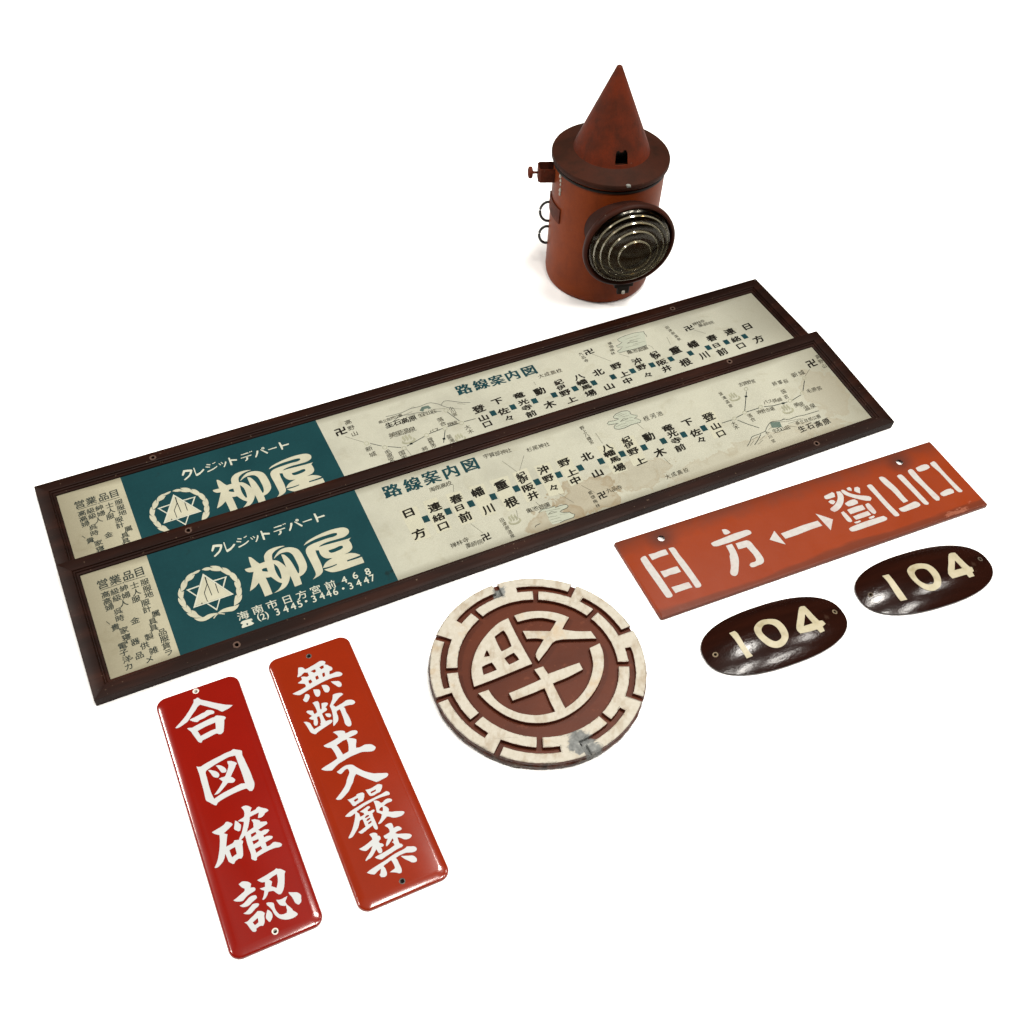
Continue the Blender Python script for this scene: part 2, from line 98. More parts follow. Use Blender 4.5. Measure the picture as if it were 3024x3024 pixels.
  ['1497,923 1494,792 1502,792 1506,924'],
  ['1296,743 1292,723 1302,720 1306,740'],
 ],
 'emb': [
  ['-347,575 -257,383 -156,188 -60,12 -257,-103 -455,-217 -651,-322 -686,-192 -696,-72 -675,82 -628,225 -547,374 -449,502', '-477,317 -391,406 -354,351 -294,215 -375,154 -402,159', '-550,142 -515,72 -570,57', '-356,55 -264,132 -204,53 -303,-16', '-583,-70 -488,-9 -431,-92 -561,-163'],
  ['-290,613 -152,674 21,701 182,687 314,642 241,478 387,468 552,483 612,388 415,363 179,323 92,194 4,48 -36,137 45,327 -44,331 -136,315 -187,421 -35,434 110,444 172,578 24,603 -108,580 -245,528'],
  ['534,263 645,336 685,214 692,46 653,-138 565,-322 441,-477 293,-596 146,-665 -2,-691 -151,-682 -303,-631 -433,-550 -526,-471 -605,-391 -498,-335 -428,-434 -322,-519 -181,-579 -31,-595 81,-578 192,-538 138,-430 76,-275 -66,-360 -245,-451 -291,-362 -134,-271 34,-168 -44,-55 53,-5 108,-94 279,-4 433,73 473,-11 320,-121 163,-209 224,-336 297,-489 414,-371 507,-224 557,-71 572,82'],
 ],
 'ovA': [
  ['-506,155 -443,155 -429,119 -431,32 -433,-77 -424,-151 -412,-194 -486,-195 -494,-92 -495,39'],
  ['-229,105 -161,150 -91,165 -19,149 51,114 83,50 91,-21 81,-93 53,-145 0,-186 -56,-206 -121,-204 -180,-174 -221,-121 -249,-47 -256,34', '-167,55 -115,93 -58,88 -17,54 2,1 1,-60 -9,-104 -44,-128 -98,-134 -139,-100 -168,-46 -181,9'],
  ['402,178 469,177 476,124 489,23 508,-56 549,-61 564,-110 509,-132 503,-185 439,-194 424,-146 338,-148 212,-138 201,-70 297,58', '403,69 409,-1 419,-65 297,-68'],
 ],
 'ovB': [
  ['-502,151 -428,143 -426,52 -425,-73 -417,-179 -410,-224 -487,-216 -500,-168 -504,-74 -497,48'],
  ['-206,109 -145,151 -74,163 -7,154 62,119 99,67 114,-3 109,-81 84,-147 43,-195 -12,-218 -76,-221 -142,-191 -185,-143 -218,-63 -228,32', '-139,59 -89,83 -31,77 12,48 25,-10 22,-76 2,-124 -32,-146 -89,-137 -130,-104 -159,-51 -159,18'],
  ['424,178 515,178 517,68 542,-51 574,-69 565,-122 534,-132 531,-183 452,-187 441,-145 239,-151 226,-76 315,44', '424,67 434,2 440,-58 328,-59'],
 ],
}
# characters on the route signs: layer, string, first and last centre (mm), width, height (mm)
TEXT_FRONT = [
 ('ink', '日', 380.9, 102.2, 380.9, 102.2, 16, 13),
 ('ink', '方', 380.7, 70.4, 380.7, 70.4, 16, 14),
 ('ink', '連', 412.0, 98.8, 412.0, 98.8, 15, 13),
 ('ink', '絡', 410.9, 83.5, 410.9, 83.5, 14, 11),
 ('ink', '口', 410.8, 69.7, 410.8, 69.7, 14, 12),
 ('ink', '春', 440.6, 100.3, 440.6, 100.3, 15, 13),
 ('ink', '日', 438.8, 86.8, 438.8, 86.8, 13, 9),
 ('ink', '前', 439.7, 72.4, 439.7, 72.4, 15, 14),
 ('ink', '幡', 468.3, 100.1, 468.3, 100.1, 15, 14),
 ('ink', '川', 469.2, 72.3, 469.2, 72.3, 14, 14),
 ('ink', '重', 498.5, 99.0, 498.5, 99.0, 16, 15),
 ('ink', '根', 498.8, 71.7, 498.8, 71.7, 16, 15),
 ('ink', '紀', 527.0, 103.7, 527.0, 103.7, 12.5, 10),
 ('ink', '伊', 526.7, 95.9, 526.7, 95.9, 12.5, 9),
 ('ink', '阪', 527.2, 83.7, 527.2, 83.7, 15, 11),
 ('ink', '井', 527.2, 70.6, 527.2, 70.6, 14, 12),
 ('ink', '沖', 555.7, 101.4, 555.7, 101.4, 14, 13),
 ('ink', '野', 555.7, 87.3, 555.7, 87.3, 14, 11),
 ('ink', '々', 554.9, 72.0, 554.9, 72.0, 13, 11),
 ('ink', '野', 584.7, 102.1, 584.7, 102.1, 15, 12),
 ('ink', '上', 586.0, 85.0, 586.0, 85.0, 15, 11),
 ('ink', '中', 584.8, 72.0, 584.8, 72.0, 14, 12),
 ('ink', '北', 615.2, 100.0, 615.2, 100.0, 15, 13),
 ('ink', '山', 614.8, 72.2, 614.8, 72.2, 15, 12),
 ('ink', '八', 644.9, 103.4, 644.9, 103.4, 14, 11),
 ('ink', '幡', 643.8, 93.7, 643.8, 93.7, 15, 10),
 ('ink', '馬', 645.3, 83.0, 645.3, 83.0, 14, 9),
 ('ink', '場', 644.2, 69.7, 644.2, 69.7, 15, 12),
 ('ink', '紀', 674.0, 105.9, 674.0, 105.9, 12.5, 10),
 ('ink', '伊', 672.7, 96.8, 672.7, 96.8, 12.5, 9),
 ('ink', '野', 672.9, 85.9, 672.9, 85.9, 15, 11),
 ('ink', '上', 673.5, 69.2, 673.5, 69.2, 15, 11),
 ('ink', '動', 702.6, 99.4, 702.6, 99.4, 15, 14),
 ('ink', '木', 703.2, 72.2, 703.2, 72.2, 15, 14),
 ('ink', '竜', 732.7, 103.7, 732.7, 103.7, 15, 11),
 ('ink', '光', 733.1, 92.9, 733.1, 92.9, 14, 11),
 ('ink', '寺', 732.5, 81.4, 732.5, 81.4, 14, 10),
 ('ink', '前', 730.9, 69.2, 730.9, 69.2, 14, 11),
 ('ink', '下', 761.2, 101.9, 761.2, 101.9, 15, 12),
 ('ink', '佐', 762.1, 83.3, 762.1, 83.3, 15, 12),
 ('ink', '々', 762.7, 70.7, 762.7, 70.7, 13, 11),
 ('ink', '登', 791.7, 100.1, 791.7, 100.1, 16, 14),
 ('ink', '山', 792.0, 83.5, 792.0, 83.5, 14, 11),
 ('ink', '口', 791.6, 70.1, 791.6, 70.1, 13, 11),
 ('small', '桎河池', 715.0, 127.6, 734.9, 128.1, 8, 8),
 ('small', '大成高校', 692.9, 35.3, 719.0, 35.5, 7, 7),
 ('small', '海南高校', 419.8, 123.7, 441.5, 124.8, 7.5, 7),
 ('small', '宇賀部神社', 500.4, 146.5, 529.3, 144.2, 7.5, 7),
 ('small', '禅林寺', 410.9, 40.7, 426.6, 41.9, 7.5, 7),
 ('small', '薬師院', 426.6, 33.8, 440.9, 33.3, 7, 7),
 ('ink', '卍', 450.3, 37.1, 450.3, 37.1, 11, 11),
 ('small', '田津原温泉', 477.4, 52.0, 479.0, 27.0, 5.8, 5.8),
 ('small', '杉尾神社', 554.2, 136.2, 577.7, 135.7, 7.5, 7),
 ('small', '野上八幡宮', 631.2, 143.5, 631.1, 118.4, 6, 6),
 ('ink', '卍', 604.2, 40.1, 604.2, 40.1, 11, 11),
 ('small', '九品寺', 615.5, 43.4, 629.3, 42.6, 7, 7),
 ('small', '東畑梅林', 592.6, 48.4, 592.0, 28.5, 5.5, 5.5),
 ('small', '亀池遊園', 513.1, 52.8, 536.3, 51.6, 7.5, 7),
 ('small', '志賀野宮', 861.6, 133.3, 880.8, 132.3, 6.5, 6.5),
 ('small', '將軍桜', 905.4, 118.0, 921.9, 116.5, 7, 7),
 ('small', '新城', 939.7, 121.8, 951.1, 121.5, 9, 8),
 ('small', '高野山', 989.1, 138.5, 987.7, 120.7, 7, 7.5),
 ('ink', '卍', 974.0, 130.9, 974.0, 130.9, 15, 14),
 ('small', '国吉', 908.5, 101.5, 906.6, 92.7, 7, 7),
 ('small', '毛原宮', 941.8, 90.2, 957.2, 89.0, 7.5, 7),
 ('small', '美里', 911.7, 75.7, 918.4, 73.9, 8, 7.5),
 ('small', '温泉', 920.9, 65.8, 930.4, 66.1, 9, 8),
 ('small', 'バス路線', 875.4, 94.6, 895.7, 91.4, 7, 6.5),
 ('small', '神野市場', 857.8, 82.8, 877.2, 81.4, 6.5, 7),
 ('small', '落合', 843.2, 82.3, 843.3, 75.4, 7, 6.5),
 ('small', '大木', 816.3, 78.3, 815.9, 71.7, 7.5, 7),
 ('small', '釜滝温泉', 828.0, 128.8, 828.5, 105.9, 5.8, 5.8),
 ('small', '県立自然公園', 894.9, 48.2, 927.1, 47.9, 5.8, 6),
 ('ink2', '生石高原', 894.7, 38.3, 931.9, 36.7, 10.5, 10),
 ('small', '生石山荘', 859.3, 48.5, 878.4, 47.0, 7, 6.5),
 ('small', '小川宮', 848.1, 49.2, 848.3, 34.8, 5.5, 5.5),
 ('pale', '♨', 895.4, 74.2, 895.4, 74.2, 16, 16),
 ('pale', '♨', 841.4, 118.1, 841.4, 118.1, 15, 15),
 ('pale', '♨', 490.7, 47.8, 490.7, 47.8, 15, 15),
 ('title', '路', 375.3, 139.8, 375.3, 139.8, 20, 18.5),
 ('title', '線', 401.3, 139.8, 401.3, 139.8, 19.5, 19),
 ('title', '案', 425.8, 141.1, 425.8, 141.1, 19.5, 19),
 ('title', '内', 450.7, 140.5, 450.7, 140.5, 19.5, 19),
 ('title', '図', 476.6, 140.9, 476.6, 140.9, 19.5, 19),
 ('list', '営', 39.9, 137.9, 39.9, 137.9, 11, 11),
 ('list', '業', 53.1, 138.1, 53.1, 138.1, 11, 11),
 ('list', '品', 67.1, 138.1, 67.1, 138.1, 11, 11),
 ('list', '目', 79.4, 138.3, 79.4, 138.3, 11, 11),
 ('list', '高', 39.3, 123.0, 39.3, 123.0, 8.3, 7.6),
 ('list', '高', 39.1, 114.2, 39.1, 114.2, 8.3, 7.6),
 ('list', '婦', 39.5, 105.7, 39.5, 105.7, 8.3, 7.6),
 ('list', '級', 49.1, 123.2, 49.1, 123.2, 8.3, 7.6),
 ('list', '級', 49.2, 114.2, 49.2, 114.2, 8.3, 7.6),
 ('list', '紳', 59.1, 123.7, 59.1, 123.7, 8.3, 7.6),
 ('list', '婦', 58.9, 113.9, 58.9, 113.9, 8.3, 7.6),
 ('list', '人', 54.2, 105.2, 54.2, 105.2, 8.3, 7.6),
 ('list', '士', 70.4, 123.3, 70.4, 123.3, 8.3, 7.6),
 ('list', '人', 70.2, 113.9, 70.2, 113.9, 8.3, 7.6),
 ('list', '服', 67.6, 105.2, 67.6, 105.2, 8.3, 7.6),
 ('list', '服', 81.4, 123.1, 81.4, 123.1, 8.3, 7.6),
 ('list', '服', 81.6, 114.0, 81.6, 114.0, 8.3, 7.6),
 ('list', '地', 81.3, 105.6, 81.3, 105.6, 8.3, 7.6),
 ('list', '服', 75.4, 96.8, 75.4, 96.8, 8.3, 7.6),
 ('list', '計', 74.6, 88.3, 74.6, 88.3, 8.3, 7.6),
 ('list', '属', 81.7, 79.3, 81.7, 79.3, 8.3, 7.6),
 ('list', '呉', 46.5, 97.3, 46.5, 97.3, 8.3, 7.6),
 ('list', '時', 46.1, 88.3, 46.1, 88.3, 8.3, 7.6),
 ('list', '貴', 39.3, 79.3, 39.3, 79.3, 8.3, 7.6),
 ('list', '金', 59.7, 79.4, 59.7, 79.4, 8.3, 7.6),
 ('list', '具', 76.3, 71.1, 76.3, 71.1, 8.3, 7.6),
 ('list', '具', 75.3, 62.9, 75.3, 62.9, 8.3, 7.6),
 ('list', '家', 46.8, 72.1, 46.8, 72.1, 8.3, 7.6),
 ('list', '寝', 46.6, 62.8, 46.6, 62.8, 8.3, 7.6),
 ('list', '電', 40.6, 54.2, 40.6, 54.2, 8.3, 7.6),
 ('list', '子', 39.9, 45.7, 39.9, 45.7, 8.3, 7.6),
 ('list', '洋', 40.9, 37.0, 40.9, 37.0, 8.3, 7.6),
 ('list', 'カ', 40.4, 27.7, 40.4, 27.7, 8.3, 7.6),
 ('list', '器', 53.7, 54.0, 53.7, 54.0, 8.3, 7.6),
 ('list', '製', 68.4, 54.5, 68.4, 54.5, 8.3, 7.6),
 ('list', '品', 82.1, 54.6, 82.1, 54.6, 8.3, 7.6),
 ('list', '服', 82.3, 46.0, 82.3, 46.0, 8.3, 7.6),
 ('list', '貨', 81.8, 37.3, 81.8, 37.3, 8.3, 7.6),
 ('list', 'ラ', 81.9, 28.4, 81.9, 28.4, 8.3, 7.6),
 ('list', '供', 61.5, 45.9, 61.5, 45.9, 8.3, 7.6),
 ('list', '雑', 68.4, 36.8, 68.4, 36.8, 8.3, 7.6),
 ('list', '品', 53.5, 36.5, 53.5, 36.5, 8.3, 7.6),
 ('list', 'メ', 61.5, 27.9, 61.5, 27.9, 8.3, 7.6),
 ('white', '海', 165.5, 42.1, 165.5, 42.1, 12, 10.5),
 ('white', '南', 182.0, 43.3, 182.0, 43.3, 12, 10.5),
 ('white', '市', 197.9, 43.7, 197.9, 43.7, 12, 10.5),
 ('white', '日', 215.0, 43.1, 215.0, 43.1, 12, 10.5),
 ('white', '方', 231.0, 43.0, 231.0, 43.0, 12, 10.5),
 ('white', '宮', 247.4, 43.4, 247.4, 43.4, 12, 10.5),
 ('white', '前', 264.1, 43.2, 264.1, 43.2, 12, 10.5),
 ('digit', '4', 280.3, 43.7, 280.3, 43.7, 13, 12.5),
 ('digit', '6', 293.5, 44.5, 293.5, 44.5, 13, 12.5),
 ('digit', '8', 308.2, 44.1, 308.2, 44.1, 13, 12.5),
 ('digit', '3', 200.4, 32.4, 200.4, 32.4, 12, 12.5),
 ('digit', '4', 209.6, 32.3, 209.6, 32.3, 12, 12.5),
 ('digit', '4', 218.1, 32.6, 218.1, 32.6, 12, 12.5),
 ('digit', '5', 225.7, 32.7, 225.7, 32.7, 12, 12.5),
 ('digit', '・', 233.0, 33.2, 233.0, 33.2, 12, 12.5),
 ('digit', '3', 241.9, 33.0, 241.9, 33.0, 12, 12.5),
 ('digit', '4', 250.9, 33.1, 250.9, 33.1, 12, 12.5),
 ('digit', '4', 258.7, 33.2, 258.7, 33.2, 12, 12.5),
 ('digit', '6', 266.2, 32.8, 266.2, 32.8, 12, 12.5),
 ('digit', '・', 275.6, 33.4, 275.6, 33.4, 12, 12.5),
 ('digit', '3', 284.4, 33.6, 284.4, 33.6, 12, 12.5),
 ('digit', '4', 293.6, 33.7, 293.6, 33.7, 12, 12.5),
 ('digit', '4', 302.5, 34.0, 302.5, 34.0, 12, 12.5),
 ('digit', '7', 310.0, 34.2, 310.0, 34.2, 12, 12.5),
 ('digit', '(', 180.0, 32.9, 180.0, 32.9, 11, 11),
 ('digit', '2', 184.5, 32.6, 184.5, 32.6, 11, 11),
 ('digit', ')', 189.1, 32.3, 189.1, 32.3, 11, 11),
]
SQUARES_FRONT = [[396.2, 86.7], [424.3, 87.1], [453.8, 87.3], [482.4, 86.9], [513.2, 87.6], [540.7, 87.3], [570.0, 87.5], [599.3, 87.3], [628.1, 87.0], [658.1, 87.6], [688.7, 86.5], [716.7, 86.7], [746.2, 86.3], [775.9, 86.0]]
LINES_FRONT = [
 ('route', 1.1, 0, '8025,848 8177,846'),
 ('route', 1.1, 0, '8257,861 8356,876'),
 ('route', 1.1, 0, '8432,893 8613,891'),
 ('route', 1.1, 0, '8695,886 8818,854 8958,846 9028,842'),
 ('route', 1.1, 0, '9109,844 9268,880'),
 ('route', 1.1, 0, '9340,932 9464,1078'),
 ('route', 1.1, 0, '8418,921 8620,1196'),
 ('route', 1.1, 0, '8241,816 8323,713 8431,602'),
 ('thin', 0.5, 0, '9526,1148 9650,1228'),
 ('route', 3.4, 0, '8559,1128 8577,1124'),
 ('route', 3.4, 0, '8956,845 8974,841'),
 ('pale', 0.9, 1, '8241,847 8231,837 8218,832 8204,833 8195,841 8192,851 8196,865 8206,875 8220,880 8234,879 8243,871 8246,861'),
 ('pale', 0.9, 1, '8421,886 8411,876 8397,871 8383,871 8374,880 8371,890 8375,904 8386,914 8399,919 8413,918 8422,910 8426,900'),
 ('pale', 0.9, 1, '8672,892 8662,882 8648,876 8634,877 8625,885 8621,896 8626,910 8637,920 8651,925 8665,924 8674,916 8677,905'),
 ('pale', 0.9, 1, '9099,838 9088,828 9074,823 9060,824 9051,832 9047,843 9052,856 9063,866 9078,872 9092,871 9101,863 9104,852'),
 ('pale', 0.9, 1, '9332,895 9321,885 9306,880 9292,880 9283,889 9280,900 9285,913 9296,924 9311,929 9325,928 9334,920 9337,909'),
 ('pale', 0.9, 1, '9513,1111 9502,1101 9487,1095 9473,1096 9463,1104 9460,1115 9466,1129 9477,1140 9492,1145 9506,1145 9515,1136 9519,1125'),
 ('pale', 0.9, 1, '8664,1230 8654,1219 8639,1214 8625,1214 8616,1223 8613,1234 8618,1248 8628,1258 8642,1264 8657,1263 8666,1255 8669,1244'),
 ('route', 0.9, 0, '8119,396 8200,453 8254,506 8296,512 8372,512 8476,524 8536,576 8594,614 8642,628 8756,604 8822,604 8884,579 9005,583 9126,566 9334,560'),
 ('route', 1.0, 0, '8225,384 8312,439 8389,498'),
 ('thin', 0.5, 0, '8162,394 8253,447'),
 ('thin', 0.5, 0, '8241,467 8334,482'),
 ('thin', 0.5, 0, '8269,374 8364,411'),
 ('thin', 0.5, 0, '8324,419 8432,466'),
 ('thin', 0.5, 0, '8477,516 8473,480'),
 ('thin', 0.5, 0, '8528,533 8607,555'),
 ('thin', 0.5, 0, '8744,585 8856,557 9036,532'),
 ('thin', 0.5, 0, '8761,602 8823,616 8852,581'),
 ('thin', 0.5, 0, '8831,521 8910,520 9067,520'),
 ('thin', 0.5, 0, '8817,480 8898,436'),
 ('thin', 0.5, 0, '8599,445 8791,460'),
 ('tealpale', 11, 0, '8628,577 8704,555'),
 ('thin', 0.45, 0, '5151,1324 5248,1103'),
 ('thin', 0.45, 0, '4441,1220 4458,1207 4417,1114'),
 ('thin', 0.45, 0, '4417,608 4492,436'),
 ('thin', 0.45, 0, '4992,590 4963,483'),
 ('thin', 0.45, 0, '5435,1301 5286,1110'),
 ('thin', 0.45, 0, '6431,1297 6431,1117'),
 ('thin', 0.45, 0, '5881,625 5979,472'),
 ('thin', 0.45, 0, '5569,622 5674,431'),
 ('thin', 0.45, 0, '5258,609 5276,545'),
 ('thin', 0.45, 0, '6998,1244 7029,1133'),
 ('thin', 0.45, 0, '7033,620 7059,508'),
 ('fillpale', 0, 1, '6766,1454 6825,1484 6917,1495 6984,1480 7011,1451 6997,1417 7020,1390 7069,1362 7052,1342 7003,1331 7043,1306 7069,1269 7046,1245 6995,1249 6911,1252 6817,1236 6735,1242 6695,1265 6692,1299 6727,1324 6776,1335 6707,1345 6649,1355 6640,1378 6675,1404 6742,1391 6807,1392 6814,1405 6770,1422'),
 ('route', 0.8, 1, '6766,1454 6825,1484 6917,1495 6984,1480 7011,1451 6997,1417 7020,1390 7069,1362 7052,1342 7003,1331 7043,1306 7069,1269 7046,1245 6995,1249 6911,1252 6817,1236 6735,1242 6695,1265 6692,1299 6727,1324 6776,1335 6707,1345 6649,1355 6640,1378 6675,1404 6742,1391 6807,1392 6814,1405 6770,1422'),
 ('fillpale', 0, 1, '5222,456 5284,483 5364,469 5444,471 5437,447 5503,453 5576,442 5592,412 5559,390 5487,384 5461,371 5489,348 5564,323 5580,296 5606,271 5574,238 5520,237 5462,238 5390,230 5296,236 5285,310 5296,351 5299,396 5307,451'),
 ('route', 0.8, 0, '5222,456 5284,483 5364,469 5444,471 5437,447 5503,453 5576,442 5592,412 5559,390 5487,384 5461,371 5489,348 5564,323 5580,296 5606,271 5574,238 5520,237 5462,238 5390,230'),
 ('route', 0.8, 0, '5088,281 5111,300 5167,306'),
 ('thin', 0.7, 0, '5315,390 5367,415 5429,384 5315,390'),
 ('thin', 0.7, 0, '6815,1349 6880,1379 6933,1358 6815,1349'),
 ('thin', 0.4, 0, '6810,1457 6899,1462'),
 ('thin', 0.4, 0, '6839,1432 6952,1441'),
 ('thin', 0.4, 0, '6872,1413 6972,1400'),
 ('thin', 0.4, 0, '6877,1325 6985,1308'),
 ('thin', 0.4, 0, '6771,1307 6873,1300'),
 ('thin', 0.4, 0, '6771,1268 6876,1266'),
 ('thin', 0.4, 0, '6721,1294 6785,1295'),
 ('thin', 0.4, 0, '6951,1362 7001,1355'),
 ('thin', 0.4, 0, '5296,351 5402,331'),
 ('thin', 0.4, 0, '5293,306 5425,299'),
 ('thin', 0.4, 0, '5303,268 5422,254'),
 ('thin', 0.4, 0, '5444,337 5530,314'),
 ('thin', 0.4, 0, '5393,428 5484,414'),
 ('thin', 0.4, 0, '5302,441 5393,428'),
 ('list', 0.8, 0, '363,1302 472,1304 582,1306'),
 ('list', 0.8, 0, '623,1308 730,1306 840,1304'),
 ('list', 1.6, 0, '600,1307 606,1306'),
 ('list', 0.9, 0, '325,894 349,848'),
 ('list', 1.6, 0, '456,583 459,555'),
 ('list', 1.6, 0, '457,363 464,364'),
]
TEXT_REAR = [
 ('ink', '登', 532.2, 95.1, 532.2, 95.1, 16, 14),
 ('ink', '山', 530.7, 78.1, 530.7, 78.1, 14, 11),
 ('ink', '口', 530.8, 65.7, 530.8, 65.7, 13, 11),
 ('ink', '下', 559.9, 97.9, 559.9, 97.9, 15, 12),
 ('ink', '佐', 559.4, 78.6, 559.4, 78.6, 15, 12),
 ('ink', '々', 560.5, 64.8, 560.5, 64.8, 13, 11),
 ('ink', '竜', 590.3, 97.3, 590.3, 97.3, 15, 11),
 ('ink', '光', 589.9, 83.8, 589.9, 83.8, 14, 10),
 ('ink', '寺', 589.8, 72.9, 589.8, 72.9, 14, 10),
 ('ink', '前', 589.8, 60.7, 589.8, 60.7, 14, 11),
 ('ink', '動', 618.5, 93.7, 618.5, 93.7, 15, 14),
 ('ink', '木', 619.3, 66.7, 619.3, 66.7, 15, 14),
 ('ink', '紀', 649.1, 99.1, 649.1, 99.1, 12.5, 10),
 ('ink', '伊', 647.6, 88.8, 647.6, 88.8, 12.5, 9),
 ('ink', '野', 648.1, 77.8, 648.1, 77.8, 15, 11),
 ('ink', '上', 649.7, 63.3, 649.7, 63.3, 15, 11),
 ('ink', '八', 678.8, 97.4, 678.8, 97.4, 14, 11),
 ('ink', '幡', 677.8, 86.8, 677.8, 86.8, 15, 10),
 ('ink', '馬', 678.6, 76.7, 678.6, 76.7, 14, 9),
 ('ink', '場', 678.0, 64.0, 678.0, 64.0, 15, 12),
 ('ink', '北', 706.8, 95.5, 706.8, 95.5, 15, 13),
 ('ink', '山', 706.6, 65.9, 706.6, 65.9, 15, 12),
 ('ink', '野', 735.2, 96.9, 735.2, 96.9, 15, 12),
 ('ink', '上', 737.3, 79.3, 737.3, 79.3, 15, 11),
 ('ink', '中', 735.2, 65.8, 735.2, 65.8, 14, 12),
 ('ink', '沖', 765.4, 94.4, 765.4, 94.4, 14, 13),
 ('ink', '野', 765.5, 81.9, 765.5, 81.9, 14, 11),
 ('ink', '々', 765.4, 65.1, 765.4, 65.1, 13, 11),
 ('ink', '紀', 794.7, 98.0, 794.7, 98.0, 12.5, 10),
 ('ink', '伊', 795.3, 92.0, 795.3, 92.0, 12.5, 9),
 ('ink', '阪', 795.9, 79.2, 795.9, 79.2, 15, 11),
 ('ink', '井', 795.3, 65.9, 795.3, 65.9, 14, 12),
 ('ink', '重', 825.2, 93.3, 825.2, 93.3, 16, 15),
 ('ink', '根', 825.5, 66.7, 825.5, 66.7, 16, 15),
 ('ink', '幡', 854.5, 93.8, 854.5, 93.8, 15, 14),
 ('ink', '川', 856.1, 68.6, 856.1, 68.6, 14, 14),
 ('ink', '春', 885.6, 95.1, 885.6, 95.1, 15, 13),
 ('ink', '日', 883.0, 79.5, 883.0, 79.5, 13, 9),
 ('ink', '前', 883.2, 65.5, 883.2, 65.5, 15, 14),
 ('ink', '連', 915.7, 96.7, 915.7, 96.7, 15, 13),
 ('ink', '絡', 915.1, 80.1, 915.1, 80.1, 14, 11),
 ('ink', '口', 914.3, 65.6, 914.3, 65.6, 14, 12),
 ('ink', '日', 944.9, 96.3, 944.9, 96.3, 16, 13),
 ('ink', '方', 944.2, 67.9, 944.2, 67.9, 16, 14),
 ('title', '路', 529.4, 135.7, 529.4, 135.7, 19, 18),
 ('title', '線', 553.8, 135.4, 553.8, 135.4, 19, 18),
 ('title', '案', 576.5, 134.6, 576.5, 134.6, 19, 18),
 ('title', '内', 599.1, 135.3, 599.1, 135.3, 19, 18),
 ('title', '図', 623.4, 134.0, 623.4, 134.0, 19, 18),
 ('ink', '卍', 357.9, 126.3, 357.9, 126.3, 15, 14),
 ('small', '高野山', 371.8, 138.0, 371.9, 115.7, 9, 8),
 ('small', '新城', 379.1, 84.7, 379.7, 74.1, 9, 8),
 ('small', '毛原宮', 398.3, 70.5, 397.3, 56.2, 8, 8),
 ('small', '国吉', 413.3, 61.8, 413.2, 53.7, 8, 8),
 ('small', '美里温泉', 414.1, 95.2, 440.3, 94.7, 10, 9),
 ('small', '県立自然公園', 409.1, 122.0, 435.7, 123.1, 5.6, 5.4),
 ('small', '生石山荘', 459.7, 113.5, 477.3, 113.1, 7.5, 6.5),
 ('small', '小川宮', 499.9, 109.8, 500.1, 97.8, 6.5, 6),
 ('small', '落合', 479.5, 96.5, 479.4, 88.7, 8.5, 7.5),
 ('small', '路線', 487.5, 84.4, 493.5, 84.2, 7.5, 6.5),
 ('small', 'バス', 461.6, 81.7, 468.2, 81.9, 7, 6.5),
 ('small', '大木', 505.2, 70.7, 505.9, 62.6, 8, 7.5),
 ('small', '釜滝', 477.7, 64.8, 477.7, 57.2, 7, 7),
 ('small', '神野市', 453.7, 69.8, 453.5, 57.9, 7, 7),
 ('small', '將', 442.0, 57.6, 442.0, 57.6, 8, 7),
 ('ink2', '生石高原', 417.0, 113.2, 448.2, 112.2, 10.5, 9.5),
 ('pale', '♨', 428.8, 81.3, 428.8, 81.3, 17, 16),
 ('pale', '♨', 489.1, 58.4, 489.1, 58.4, 14, 14),
 ('small', '大成高校', 633.5, 118.8, 660.1, 118.7, 8, 7.5),
 ('ink', '卍', 714.9, 136.3, 714.9, 136.3, 14, 11),
 ('small', '九品寺', 702.4, 137.0, 703.1, 121.8, 6.5, 6),
 ('small', '東畑梅林', 749.7, 140.2, 743.7, 120.7, 6.5, 5.5),
 ('small', '亀池遊園', 765.5, 114.5, 789.4, 113.0, 8, 7.5),
 ('small', '田津原温泉', 839.7, 138.1, 841.9, 110.9, 6, 5.5),
 ('ink', '卍', 867.1, 125.4, 867.1, 125.4, 14, 11),
 ('small', '禅林寺', 879.4, 130.0, 892.7, 130.5, 7, 6.5),
 ('small', '薬師院', 885.5, 124.3, 902.6, 123.2, 8, 6.5),
]
SQUARES_REAR = [[545.7, 80.8], [573.9, 80.9], [604.5, 80.1], [633.0, 80.0], [663.5, 79.9], [691.7, 79.9], [720.8, 80.0], [750.5, 79.9], [780.7, 79.9], [810.6, 80.3], [841.3, 80.0], [870.2, 80.1], [899.8, 80.1], [930.0, 80.3]]
